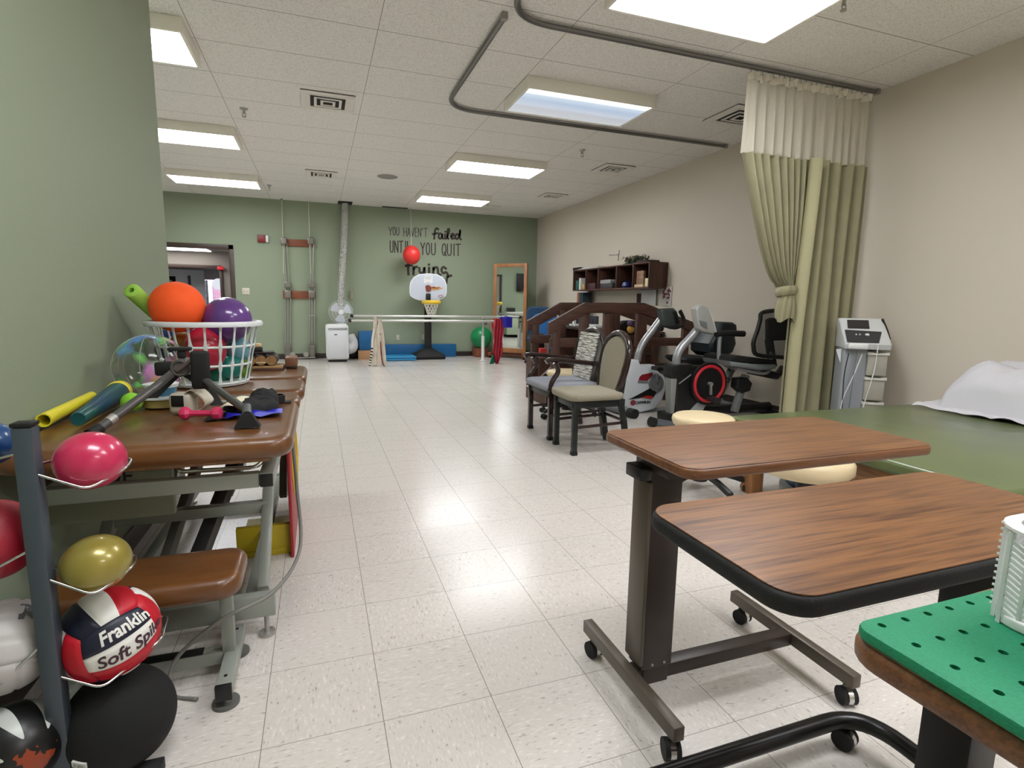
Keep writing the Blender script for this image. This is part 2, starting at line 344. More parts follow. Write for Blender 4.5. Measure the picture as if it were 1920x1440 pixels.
# ---- the corridor and next room behind the door
corr = wall_mat('corridor_grey_beige', (150, 143, 138)); blu = wall_mat('corridor_blue_grey', (124, 130, 142))
MB().box((-5.0, YB+.12, -.12), (-.9, 18.5, 0)).build('floor_corridor', mat('corridor_floor', (150, 142, 134), .3), kind='structure')
MB().box((-5.0, YB+.12, 2.15), (-.9, 18.5, 2.25)).build('ceiling_corridor', mat('corridor_ceiling', (190, 186, 180), .9), kind='structure')
MB().box((-1.4, YB+.13, 0), (-1.28, 13.5, 2.15)).build('wall_corridor_right', blu, kind='structure')
mb = MB(); mb.box((-5.0, 13.5, 1.85), (-1.97, 13.62, 2.15)); mb.box((-1.97, 13.5, 0), (-1.4, 13.62, 2.15)); mb.build('wall_corridor_back', corr, kind='structure')
mb = MB(); mb.box((-4.6, 13.46, 1.78), (-1.96, 13.66, 1.85), .004); mb.box((-2.0, 13.46, 0), (-1.94, 13.66, 1.8), .004); mb.build('door_3', brownf, kind='structure')
MB().box((-5.0, 18.0, 0), (-1, 18.1, 2.15)).build('wall_next_room_back', wall_mat('dark_next_room', (84, 78, 78)), kind='structure')
MB().box((-1.0, 13.6, 0), (-.9, 18.1, 2.15)).build('wall_next_room_right', blu, kind='structure')
MB().box((-5.1, YB, 0), (-5.0, 18.1, 2.15)).build('wall_next_room_left', corr, kind='structure')
d = thing('door', 'pale grey door leaf with a narrow glass slot, standing open beyond the doorway', 'door', (-2.9, 14.6, 0))
M = TR(-3.42, 14.2, 0)@RZ(.35)
mb = MB(); mb.box((0, 0, 0), (1.0, .045, 1.78), .003, M=M); mb.build('leaf', mat('pale_grey_door', (168, 174, 186), .4), d)
mb = MB(); mb.box((.28, -.008, 1.0), (.42, 0, 1.62), .001, M=M); mb.build('glass_slot', mat('dark_glass', (30, 22, 26), .1), d, 'dark glass slot')
mb = MB(); mb.box((.66, -.01, .9), (.72, 0, 1.65), .001, M=M); mb.build('edge_strip', mat('door_strip', (70, 76, 96), .4), d)
mb = MB()
mb.sheet(lambda u, v: Vector((-3.25+u*.42, 17.0+.05*math.sin(u*40), .01+v*1.62)), 60, 4); mb.build('drapery', mat('window_drapery', (190, 194, 204), .8, var=.35, vscale=12), None, 'pale striped drapery hanging beyond the doorway', 'curtain')
# bright window with brick outside
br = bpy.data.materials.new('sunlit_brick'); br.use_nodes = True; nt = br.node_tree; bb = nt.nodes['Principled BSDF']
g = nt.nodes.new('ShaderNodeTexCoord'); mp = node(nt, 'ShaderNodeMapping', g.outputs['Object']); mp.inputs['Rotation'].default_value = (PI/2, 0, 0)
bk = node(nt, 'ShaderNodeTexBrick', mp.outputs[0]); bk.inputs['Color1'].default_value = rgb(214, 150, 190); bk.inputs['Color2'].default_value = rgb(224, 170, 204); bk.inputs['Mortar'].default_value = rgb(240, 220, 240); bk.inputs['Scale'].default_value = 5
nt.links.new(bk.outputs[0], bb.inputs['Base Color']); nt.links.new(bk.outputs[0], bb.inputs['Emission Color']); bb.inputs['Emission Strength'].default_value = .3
wn = thing('window_1', None, None, (-2.35, 17.5, 0)); wn['kind'] = 'structure'
MB().box((-2.98, 17.5, .1), (-2.45, 17.55, 1.66), .01).build('window_frame', mat('daylit_window', (240, 238, 250), .5, emis=.6), wn)
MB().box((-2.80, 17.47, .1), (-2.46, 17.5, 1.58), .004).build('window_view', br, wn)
a = at(410, 533, 'y', 17.4); mb = MB(); mb.tube([a+Vector((0, -.03, 0)), a], .16, 28); mb.build('wall_clock', mat('clock_white_glow', (220, 224, 232), .4, emis=.25), None, 'round white clock in front of the bright pink brick beyond the doorway', 'clock')  # emission puts the brightness of the window into the clock face
a = at(413, 503, 'y', 13.4); mb = MB(); mb.box(a-Vector((.06, 0, .03)), a+Vector((.06, .05, .04)), .004); mb.build('exit_sign', mat('exit_red', (170, 30, 40), .5, emis=.35), None, 'tiny red lit sign under the far door frame', 'sign')
LM = mat('fluorescent_diffuser', (250, 252, 255), .5, emis=PANEL)
cdl = thing('ceiling_light', 'flat fluorescent light of the corridor seen through the doorway', 'light', (-2.7, 12.8, 2.11))
MB().box((-3.5, 12.2, 2.125), (-2.06, 13.3, 2.15), .004).build('housing', white_pl, cdl); MB().box((-3.46, 12.24, 2.115), (-2.10, 13.26, 2.1255), .003).build('diffuser', mat('corridor_diffuser', (255, 252, 246), .5, emis=3), cdl)
MATS['pale_grey_door'].node_tree.nodes['Principled BSDF'].inputs['Base Color'].default_value = rgb(206, 210, 220)
nrl = thing('ceiling_light', 'unseen light added to brighten the room beyond the far doorway', 'light', (-3, 15.8, 2.12)); MB().box((-3.6, 15.5, 2.12), (-2.4, 16.1, 2.149), .004).build('diffuser', mat('added_room_glow', (250, 252, 255), .5, emis=7), nrl)  # lamp added out of sight to lift the dim room and door leaf

# ---- ceiling lights
def dim_panel():
    m = bpy.data.materials.new('half_lit_diffuser'); m.use_nodes = True; nt = m.node_tree; b = nt.nodes['Principled BSDF']
    g = nt.nodes.new('ShaderNodeTexCoord'); s = node(nt, 'ShaderNodeSeparateXYZ', g.outputs['Object'])
    r = node(nt, 'ShaderNodeValToRGB', node(nt, 'ShaderNodeMapRange', s.outputs[1], -.29, .29, 0., 1.).outputs[0]); e = r.color_ramp.elements
    e[0].color = (1, 1, 1, 1); e[0].position = .0; e[1].position = 1; e[1].color = rgb(196, 200, 206)
    for p, c in ((.10, (1, 1, 1, 1)), (.2, rgb(205, 222, 240)), (.4, rgb(170, 192, 220)), (.62, rgb(196, 206, 222)), (.7, rgb(184, 190, 200))): x = e.new(p); x.color = c
    nt.links.new(r.outputs[0], b.inputs['Emission Color']); b.inputs['Base Color'].default_value = (.3, .3, .3, 1)
    k = node(nt, 'ShaderNodeMapRange', s.outputs[1], -.26, -.17, 1.5, .40); nt.links.new(k.outputs[0], b.inputs['Emission Strength']); return m
fixt = mat('fixture_cream_enamel', (240, 236, 224), .5)
def ceiling_light(x, y, label, rot=False, dim=False):
    t = thing('ceiling_light', label, 'light', (x, y, 2.88), 'boxed fluorescent ceiling lights')
    w, d = (1.22, .61); h = .095
    mb = MB(); fr = .022
    for a, b in (((-w/2, -d/2, 0), (w/2, -d/2+fr, h)), ((-w/2, d/2-fr, 0), (w/2, d/2, h)), ((-w/2, -d/2+fr, 0), (-w/2+fr, d/2-fr, h)), ((w/2-fr, -d/2+fr, 0), (w/2, d/2-fr, h))): mb.box(a, b, .002)
    mb.box((-w/2+fr, -d/2+fr, h-.01), (w/2-fr, d/2-fr, h))
    mb.build('frame', fixt, t, local=True)
    mb = MB().box((-w/2+fr, -d/2+fr, .004), (w/2-fr, d/2-fr, .014), .001); mb.build('diffuser', dim_panel() if dim else LM, t, 'half lit bluish diffuser' if dim else None, local=True)
    return t
ceiling_light(2.285, 4.735, 'boxed ceiling light with a half lit bluish panel inside the curtain track', dim=True)
ceiling_light(2.285, 2.86, 'big bright ceiling light cut by the top of the picture')
ceiling_light(2.285, 7.20, 'bright boxed ceiling light just beyond the curtain track, right row')
ceiling_light(2.285, 9.65, 'last ceiling light of the right row, above the wall lettering')
ceiling_light(-1.4, 4.735, 'boxed ceiling light nearest on the left, half hidden by the green wall')
ceiling_light(-1.4, 7.18, 'middle ceiling light of the left row')
ceiling_light(-1.4, 9.63, 'farthest ceiling light of the left row, over the back doorway')
ceiling_light(2.285, .4, 'ceiling light above the camera'); ceiling_light(2.285, -1.7, 'ceiling light behind the camera')
ceiling_light(.25, .75, 'unseen ceiling light added to brighten the left wall and near floor')  # extra lamp out of view, added to lift the near left side
# ---- vents, sprinklers, sensors
ventw = mat('vent_white', (226, 222, 214), .5); vdark = mat('vent_shadow', (38, 36, 34), .8)
def vent(x, y, w, d, label):
    t = thing('ceiling_vent', label, 'vent', (x, y, H-.012), 'square ceiling vents')
    MB().box((-w/2, -d/2, .004), (w/2, d/2, .012), .001).build('backing', vdark, t, local=True)
    mb = MB(); a = w/2; b = d/2
    for i, z in ((0, 0), (1, -.004), (2, -.008), (3, -.012)):
        f = .06 if i == 0 else .024; aa = a*(1-i*.24); bb = b*(1-i*.24)
        for p, q in (((-aa, -bb), (aa, -bb+f)), ((-aa, bb-f), (aa, bb)), ((-aa, -bb+f), (-aa+f, bb-f)), ((aa-f, -bb+f), (aa, bb-f))): mb.box((p[0], p[1], z-.002), (q[0], q[1], .0119 if i == 0 else z+.006), .001)
    mb.build('louvre', ventw, t, local=True)
vent(.15, 5.68, .47, .47, 'square stepped ceiling vent, nearest on the left half'); vent(.11, 8.82, .44, .44, 'square ceiling vent nearer the back wall on the left half')
vent(3.85, 6.84, .44, .44, 'square ceiling vent right of the middle ceiling light'); vent(3.86, 8.9, .4, .4, 'smallest far ceiling vent near the cream wall')
vent(3.94, 4.55, .5, .5, 'ceiling vent half hidden behind the curtain top'); 
mb = MB(); mb.box((2.75, 10.2, H-.012), (3.35, 10.75, H), .004); mb.build('access_panel', ventw, None, 'flat square panel in the ceiling beside the last right light', 'panel')
mb = MB(); mb.box((-1.95, 10.2, H-.01), (-1.25, 10.7, H), .004); mb.build('access_panel', ventw, None, 'flat panel in the ceiling beyond the last left light', 'panel')
mb = MB().lathe([(.15, 0), (.15, -.004), (.13, -.012), (.02, -.014)][::-1], (1.04, 8.6, H), 32); mb.build('ceiling_speaker', mat('speaker_grey', (150, 146, 142), .7), None, 'flat round grey speaker disc in the ceiling', 'speaker')
def sprinkler(x, y, label):
    t = thing('sprinkler', label, 'sprinkler', (x, y, H-.001), 'ceiling sprinkler heads')
    MB().lathe([(.012, -.02), (.032, -.012), (.04, 0)], n=20).build('collar', steel, t, local=True)
    mb = MB(); mb.cyl((0, 0, -.02), (0, 0, -.05), .011); mb.tube([(-.013, 0, -.04), (-.016, 0, -.06), (-.004, 0, -.078)], .0035, 6); mb.tube([(.013, 0, -.04), (.016, 0, -.06), (.004, 0, -.078)], .0035, 6); mb.cyl((0, 0, -.075), (0, 0, -.082), .018)
    mb.build('head', steel, t, local=True)
sprinkler(-.62, 6.2, 'sprinkler head between the first two left ceiling lights'); sprinkler(-.684, 10.0, 'small sprinkler head beside the last left ceiling light')
sprinkler(3.06, 6.2, 'sprinkler head beyond the curtain track, right of the lights'); sprinkler(3.02, 2.68, 'sprinkler head at the corner of the brightest near light'); sprinkler(2.98, 9.85, 'sprinkler head at the corner of the last right light')
# ---- curtain track
trk = mat('track_grey_aluminium', (120, 118, 116), .35, .7)
def track(pts, label):
    t = thing('curtain_track', label, 'curtain track', (pts[0][0], pts[0][1], 2.92), 'ceiling curtain tracks')
    P = fillet([Vector((x, y, 2.95)) for x, y in pts], .33, 10)
    mb = MB(); mb.tube(P, .021, 8, flat=.8); mb.build('rail', trk, t)
    mb = MB()
    for s in (0, -1): q = P[s]; mb.box(q-Vector((.02, .02, .018)), q+Vector((.02, .02, .024)), .004)
    mb.build('end_cap', mat('track_cap', (150, 146, 140), .5), t)
track([(1.19, 3.6), (1.19, 5.36), (4.46, 5.36)], 'grey bent curtain track framing the half lit light')
track([(1.19, -.6), (1.19, 3.6), (4.52, 3.6)], 'grey curtain track that carries the tied green curtain')
# ---- curtain
def sheer():
    m = bpy.data.materials.new('sheer_mesh'); m.use_nodes = True; nt = m.node_tree; b = nt.nodes['Principled BSDF']; b.inputs['Base Color'].default_value = rgb(214, 208, 190); b.inputs['Roughness'].default_value = .8
    tr = nt.nodes.new('ShaderNodeBsdfTransparent'); mx = nt.nodes.new('ShaderNodeMixShader'); mx.inputs[0].default_value = .8
    tl = nt.nodes.new('ShaderNodeBsdfTranslucent'); tl.inputs[0].default_value = rgb(226, 220, 204); m2 = nt.nodes.new('ShaderNodeMixShader'); m2.inputs[0].default_value = .3
    nt.links.new(b.outputs[0], m2.inputs[1]); nt.links.new(tl.outputs[0], m2.inputs[2])
    nt.links.new(tr.outputs[0], mx.inputs[1]); nt.links.new(m2.outputs[0], mx.inputs[2]); nt.links.new(mx.outputs[0], nt.nodes['Material Output'].inputs[0]); return m
cur = thing('privacy_curtain', 'olive green curtain with white mesh top, its left half tied in a knot', 'curtain', (3.9, 3.6, 0))
fab = mat('olive_curtain_cloth', (152, 147, 116), .85, bump=.3, bscale=400, var=.05); fabl = mat('pale_curtain_edge', (176, 171, 136), .85, bump=.3, bscale=400)
fold = lambda x, z=0: .034*math.sin(x*62+1.3*math.sin(x*9))+.012*math.sin(x*131+2)
x0, x1 = 3.17, 4.47
mb = MB(); mb.sharp = 3; mb.sheet(lambda u, v: Vector((x0+u*(x1-x0), 3.6+fold(x0+u*(x1-x0))*(.35+.5*(1-v)), 2.33+v*.58+.006*math.sin(u*150)*v)), 220, 12); mb.build('mesh_top', sheer(), cur, 'white sheer mesh band')
mb = MB(); mb.sharp = 3
for i in range(24): 
    x = x0+.01+i*(x1-x0-.02)/23; mb.tube([(x, 3.6, 2.935), (x+.004, 3.595, 2.90)], .003, 6)
mb.build('hooks', steel, cur)
def ruf(u, v): 
    x = x0+u*(x1-x0); return Vector((x, 3.6-.012+fold(x)*.4+.012*math.sin(u*170+v*3), 2.855+v*.05+.010*math.sin(u*60)))
mb = MB(); mb.sharp = 3; mb.sheet(ruf, 240, 4); mb.build('ruffle', mat('curtain_heading', (222, 216, 200), .9), cur)
# right hanging half (single breadth)
def hang(u, v):
    x = 3.80+u*.68; return Vector((x-.03*(1-v)*(1-u), 3.585+.045*math.sin(u*34+.8*math.sin(u*7))*(.75+.25*(1-v))+.01*math.sin(v*3+u*9), .14+v*2.2))
mb = MB(); mb.sharp = 3; mb.sheet(hang, 200, 24); mb.build('hanging_half', fab, cur)
mb = MB(); mb.sharp = 3; mb.sheet(lambda u, v: Vector((3.77+u*.125-.04*(1-v), 3.535+.02*math.sin(u*5)+.01*math.sin(v*5), .14+v*2.2)), 12, 24); mb.build('front_hem', fabl, cur, 'paler vertical hem')
def tied(u, v):
    # v 1 top, 0 at the knot
    t = v**.8; a = 3.17+u*.66; cxk = 3.70; b = cxk+(u-.5)*.15
    s = t*t*(3-2*t); s = max(0, min(1, (v-.02)))**.62
    x = b*(1-s)+a*s-(.05*math.sin(v*PI)*(1-u)*0)
    y = 3.60+(.030+.012*s)*math.sin(u*52+1.2*math.sin(u*8))-.05*math.sin(v*PI)*.3-.03*(1-s)*math.sin(u*PI)
    return Vector((x, y, 1.30+v*1.03-.05*math.sin(u*PI)*(1-v)*0))
mb = MB(); mb.sharp = 3; mb.sheet(tied, 200, 40); mb.build('tied_half', fab, cur)
kc = Vector((3.70, 3.575, 1.27))
mb = MB(); mb.sharp = 3
def knot(u, v):
    a = u*2*PI; r = .085+.02*math.sin(v*PI)+.006*math.sin(a*9); return kc+Vector((r*1.0*math.cos(a), r*.6*math.sin(a), (v-.5)*.075+.012*math.cos(a+1)))
mb.sheet(knot, 72, 6); mb.build('knot', fab, cur)
def tail(u, v):
    a = u*2*PI; r = .07+.03*math.sin(v*2.4)+.008*math.sin(a*11+v*2); return Vector((kc.x+.01+r*math.cos(a), kc.y+r*.55*math.sin(a), 1.24-v*.21+.02*math.sin(a*3)*v))
mb = MB(); mb.sharp = 3; mb.sheet(tail, 90, 8); mb.build('knot_tail', fab, cur)

# ================================================================ back wall things
ink = mat('dark_brown_vinyl_letters', (56, 44, 38), .6)
let = thing('wall_lettering', 'dark vinyl lettering on the green back wall about not having failed until you quit', 'lettering', (2.1, YB, 2.0))
f4 = cp(600, 340, .25)
WP = lambda pts: [at(*f4(*p), 'y', YB-.002) for p in pts]
GL = {'Y': [[(0, 0), (.5, .5), (1, 0)], [(.5, .5), (.5, 1)]], 'O': 'O', 'U': [[(0, 0), (0, .75), (.15, .95), (.5, 1), (.85, .95), (1, .75), (1, 0)]], 'H': [[(0, 0), (0, 1)], [(1, 0), (1, 1)], [(0, .5), (1, .5)]],
      'A': [[(0, 1), (.5, 0), (1, 1)], [(.2, .65), (.8, .65)]], 'V': [[(0, 0), (.5, 1), (1, 0)]], 'E': [[(1, 0), (0, 0), (0, 1), (1, 1)], [(0, .48), (.8, .48)]], 'N': [[(0, 1), (0, 0), (1, 1), (1, 0)]],
      "'": [[(.5, 0), (.3, .22)]], 'T': [[(0, .03), (1, 0)], [(.5, 0), (.5, 1)]], 'I': [[(.5, 0), (.5, 1)]], 'L': [[(0, 0), (0, 1), (1, .97)]], 'Q': 'Q'}
def glyph(mb, ch, x0, x1, y0, y1, w):
    g = GL[ch]
    if g in ('O', 'Q'):
        q = g; g = [[(.5+.5*math.sin(a*PI/10), .5-.5*math.cos(a*PI/10)) for a in range(21)]]
        if q == 'Q': g.append([(.55, .7), (1.1, 1.05)])
    if isinstance(g, list) and all(len(st) <= 4 for st in g): g = [[st[k], st[k+1]] for st in g for k in range(len(st)-1)]
    for st in g: mb.stroke(WP([(x0+a*(x1-x0), y0+b*(y1-y0)) for a, b in st]), w, (0, -1, 0), .0015)
def word(s, xs, y0, y1, dy, w, nm='word'):
    mb = MB(); mb.sharp = .3
    for ch, (a, b) in zip(s, xs): k = (a-512)/548*dy; glyph(mb, ch, a, b, y0+k, y1+k, w)
    mb.build(nm, ink, let)
word('YOU', [(514, 542), (547, 565), (573, 592)], 343, 404, 14, .014)
word("HAVEN'T", [(628, 649), (656, 677), (684, 706), (714, 729), (737, 757), (764, 770), (778, 806)], 345, 409, 14, .013)
word('UNTIL', [(526, 548), (560, 585), (594, 622), (636, 648), (656, 682)], 446, 532, 16, .021)
word('YOU', [(756, 785), (797, 822), (836, 864)], 454, 542, 16, .022)
word('QUIT', [(916, 944), (956, 984), (996, 1014), (1018, 1054)], 458, 545, 14, .022)
def script(strokes, w):
    mb = MB(); mb.sharp = .3
    for s in strokes: mb.stroke([Vector(p) for p in bez(WP(s), 6)] if len(s) > 2 else WP(s), w, (0, -1, 0), .0018)
    mb.build('word', ink, let)
script([[(888, 362), (876, 352), (864, 366), (859, 400), (856, 432)], [(846, 397), (884, 388)], [(915, 398), (900, 391), (890, 406), (892, 424), (904, 430), (914, 415), (917, 396), (918, 422), (928, 431)],
        [(938, 396), (938, 424), (946, 431)], [(940, 376), (941, 380)], [(950, 422), (966, 388), (969, 362), (961, 358), (956, 378), (956, 418), (964, 432)], [(984, 415), (1002, 405), (999, 394), (988, 396), (983, 414), (990, 430), (1006, 426)],
        [(1040, 402), (1024, 396), (1015, 412), (1021, 432), (1036, 426), (1045, 400), (1052, 366), (1049, 400), (1049, 426), (1058, 437)]], .040)
script([[(662, 618), (661, 660), (663, 700)], [(642, 634), (690, 628)], [(702, 642), (701, 700)], [(702, 662), (712, 645), (729, 641)], [(745, 648), (748, 678), (762, 688), (776, 676), (783, 645), (784, 690), (776, 716)], [(818, 646), (818, 692)], [(816, 622), (818, 627)],
        [(850, 646), (850, 692)], [(850, 665), (866, 645), (882, 652), (888, 694), (906, 702)], [(946, 656), (926, 643), (911, 662), (922, 688), (944, 682), (958, 700), (952, 730), (948, 762)], [(958, 716), (986, 706)]], .048)
def wallbox(px, py, w, h, dp, name, m, label, cat, y=YB):
    c = at(px, py, 'y', y); return MB().box((c.x-w/2, y-dp, c.z-h/2), (c.x+w/2, y, c.z+h/2), min(dp, w, h)*.2).build(name, m, None, label, cat)
# fire alarm
a = at(493, 448, 'y', YB); t = thing('fire_alarm', 'red fire alarm box with a white strobe on the back wall', 'alarm', (a.x, YB, a.z))
MB().box((a.x-.09, YB-.05, a.z-.065), (a.x+.05, YB, a.z+.065), .006).build('box', mat('alarm_red', (128, 28, 30), .4), t); MB().box((a.x+.05, YB-.06, a.z-.06), (a.x+.095, YB, a.z+.06), .006).build('strobe', white_pl, t, 'white strobe')
a = at(461, 546, 'y', YB); t = thing('light_switch', 'cream double light switch on the back wall beside the doorway', 'switch', (a.x, YB, a.z))
MB().box((a.x-.062, YB-.008, a.z-.06), (a.x+.062, YB, a.z+.06), .003).build('plate', offw, t)
for s in (-.028, .028): MB().box((a.x+s-.006, YB-.018, a.z-.012), (a.x+s+.006, YB-.006, a.z+.012), .002).build('toggle', mat('toggle', (190, 160, 110), .4), t)
for px, py, l in ((746, 633, 'cream power outlet low on the back wall, left of the hoop pole'), (793, 632, 'cream power outlet low on the back wall, right behind the hoop pole')):
    a = at(px, py, 'y', YB); t = thing('power_outlet', l, 'outlet', (a.x, YB, a.z), 'power outlets low on the back wall')
    MB().box((a.x-.036, YB-.008, a.z-.058), (a.x+.036, YB, a.z+.058), .003).build('plate', mat('outlet_plate', (176, 178, 156), .4), t)
    for s in (-.024, .024): MB().box((a.x-.015, YB-.011, a.z+s-.014), (a.x+.015, YB-.007, a.z+s+.014), .002).build('socket', offw, t)
# flat dark sheets painted as the shade of two ceiling gaps, then the duct
MB().box((.42, YB-.35, H-.006), (.68, YB-.02, H), .002).build('ceiling_opening_shade', vdark, None, 'flat dark sheet painted as the shaded ceiling opening where the silver duct goes up', 'opening')
MB().box((1.25, YB-.12, H-.005), (1.75, YB-.02, H), .002).build('ceiling_gap_shade', vdark, None, 'flat dark sheet painted as the shaded gap at a sagging ceiling tile above the lettering', 'gap')
duct = bpy.data.materials.new('foil_duct'); duct.use_nodes = True; nt = duct.node_tree; b = nt.nodes['Principled BSDF']; b.inputs['Base Color'].default_value = rgb(206, 206, 200); b.inputs['Metallic'].default_value = .25; b.inputs['Roughness'].default_value = .35
g = nt.nodes.new('ShaderNodeNewGeometry'); v = node(nt, 'ShaderNodeTexVoronoi', g.outputs['Position']); v.inputs['Scale'].default_value = 38; bp = node(nt, 'ShaderNodeBump'); bp.inputs['Distance'].default_value = .03; nt.links.new(v.outputs[0], bp.inputs['Height']); nt.links.new(bp.outputs[0], b.inputs['Normal'])
pth = bez([at(647, 378, 'y', 11.2), at(645, 450, 'y', 11.2), at(641, 520, 'y', 11.15), at(639, 575, 'y', 11.1), at(641, 618, 'y', 11.05)], 24)
mb = MB(); mb.sharp = 2; mb.tube(pth, [.057+.006*(i % 2) for i in range(len(pth))], 16); mb.build('exhaust_duct', duct, None, 'silver foil exhaust duct rising from the air conditioner to the ceiling', 'duct')
# ---- wall pulley weights
pul = thing('wall_pulley', 'steel wall pulley exerciser with two columns on wooden cross boards', 'exerciser', (-.33, YB, 0))
redw = wood_mat('reddish_board', (140, 78, 50), (104, 54, 34), 'x', .5)
fw5 = cp(500, 400, .19444)
def w5(x, y, yy=YB-.03): return at(*fw5(x, y), 'y', yy)
for y0, y1, xa, xb in ((245, 328, 140, 455), (745, 828, 155, 475)):
    a, b = w5(xa, y0, YB-.02), w5(xb, y1, YB-.02); MB().box((a.x, YB-.03, b.z), (b.x, YB, a.z), .004).build('board', redw, pul)
for xt, xm, xb, rt in ((165, 205, 205, -1), (425, 435, 440, 1)):
    col = MB()
    for dx in (-26, 0, 26): col.cyl(w5(xm+dx*.9, 700, YB-.06), w5(xb+dx*.9, 1300, YB-.06), .011, n=10)
    for dx in (-10, 14): col.cyl(w5(xt+dx+14, 270, YB-.06), w5(xm+dx-5, 720, YB-.06), .009, n=8)
    col.build('guide_rods', steel, pul)
    for yy, h in ((690, 55), (780, 75), (1290, 45), (1345, 80), (270, 70)):
        x = xt if yy == 270 else xm if yy < 900 else xb
        a, b = w5(x-32, yy-h/2), w5(x+32, yy+h/2); mb = MB(); mb.box((a.x, YB-.11, b.z), (b.x, YB-.03, a.z), .012); c = (a+b)/2
        mb.tube([Vector((c.x, YB-.13, c.z)), Vector((c.x, YB-.10, c.z))], .045, 16); mb.build('bracket', mat('cast_grey', (132, 128, 120), .4, .7), pul)
    mb = MB(); mb.cyl(w5(xt-20 if rt < 0 else 400, -160, YB-.08), w5(xt, 580, YB-.08), .008, n=8); mb.build('cord', mat('pale_cord', (196, 200, 176), .7), pul)
    mb = MB(); c = w5(xt-22 if rt < 0 else 398, -165, YB-.08); mb.tube([c+Vector((0, 0, .07)), c-Vector((0, 0, .06))], [.045, .02], 10); mb.build('top_clip', mat('dark_clip', (88, 80, 70), .5), pul)
    mb = MB(); mb.cyl(w5(250 if rt < 0 else 380, 1360, YB-.16), w5(250 if rt < 0 else 380, 1360, YB-.05), .05, n=18); mb.build('pulley', mat('pulley_grey', (160, 158, 152), .35, .6), pul)
mb = MB(); mb.bar(w5(200, 1395, YB-.1), w5(470, 1388, YB-.1), .06, .02); mb.build('foot_bar', steel, pul)
mb = MB(); mb.bar(w5(410, 985, YB-.1), w5(465, 985, YB-.1), .02, .02); mb.build('lift_pin', steel, pul)
# ---- wall hook
a = at(658, 552, 'y', YB); mb = MB(); mb.box((a.x-.03, YB-.04, a.z-.09), (a.x+.035, YB, a.z+.06), .01); mb.tube([a+Vector((0, -.05, .1)), a+Vector((.01, -.06, .03)), a+Vector((0, -.05, -.06))], .012, 8); mb.build('wall_phone', mat('old_phone', (170, 164, 140), .4), None, 'small cream handset holder on the back wall beside the duct', 'wall fixture')
# ---- portable air conditioner and fan
ac = thing('portable_air_conditioner', 'white portable air conditioner standing before the green back wall', 'air conditioner', (.32, 10.75, 0))
mb = MB(); mb.sharp = .9; mb.pad(.115, 10.55, .52, 10.98, .045, .70, .05, .05); mb.build('body', white_pl, ac)
mb = MB(); mb.box((.135, 10.538, .07), (.47, 10.556, .59), .012); mb.build('front_panel', mat('ac_front', (214, 216, 220), .35), ac)
mb = MB(); mb.box((.16, 10.534, .61), (.50, 10.56, .63), .004); mb.build('vent_slot', mat('ac_grey', (150, 152, 156), .4), ac)
mb = MB(); mb.box((.27, 10.532, .505), (.315, 10.54, .52), .002); mb.build('badge', black_pl, ac)
mb = MB(); mb.pad(.55-.4, 10.6, .48, 10.93, 0, .045, .02, .005); mb.build('foot', black_pl, ac)
mb = MB(); mb.tube(bez([(.5, 10.9, .22), (.58, 10.93, .24), (.60, 11.0, .32), (.55, 11.05, .45)], 8), [.11+.004*(i % 2) for i in range(25)], 16); mb.build('hose', mat('hose_white', (206, 206, 208), .5), ac)
fan = thing('fan', 'white round electric fan standing on the air conditioner', 'fan', (.40, 10.78, .70))
fc = Vector((.40, 10.72, .925)); RF = .215
mb = MB(); mb.sharp = 3
for k in range(44):
    a = 2*PI*k/44; mb.tube(bez([fc+Vector((.05*math.cos(a), -.07, .05*math.sin(a))), fc+Vector((.15*math.cos(a), -.06, .15*math.sin(a))), fc+Vector((RF*math.cos(a), 0, RF*math.sin(a))), fc+Vector((.13*math.cos(a), .08, .13*math.sin(a)))], 4), .0014, 4)
for r, y in ((RF, 0), (.1, -.068), (.16, -.055)): mb.tube([fc+Vector((r*math.cos(k*PI/18), y, r*math.sin(k*PI/18))) for k in range(36)], .003, 6, True)
mb.build('cage', mat('fan_wire', (214, 216, 218), .4), fan)
mb = MB(); mb.sharp = 3
for k in range(3):
    a0 = k*2*PI/3+.4
    mb.sheet(lambda u, v, a0=a0: fc+Vector(((.03+v*.16)*math.cos(a0+(u-.5)*(1.25-.2*v)), -.015+.03*(u-.5), (.03+v*.16)*math.sin(a0+(u-.5)*(1.25-.2*v)))), 10, 6)
mb.build('blades', mat('fan_blade', (208, 214, 222), .35), fan)
mb = MB(); mb.tube([fc+Vector((0, -.075, 0)), fc+Vector((0, -.03, 0))], [.045, .05], 20); mb.build('hub', white_pl, fan)
mb = MB(); mb.tube([fc+Vector((0, .02, 0)), fc+Vector((0, .11, 0))], [.055, .04], 16); mb.cyl(fc+Vector((0, .06, 0)), (.40, 10.78, .72), .014); mb.lathe([(.09, 0), (.09, .012), (.03, .025)], (.40, 10.78, .70), 24); mb.build('stand', white_pl, fan)
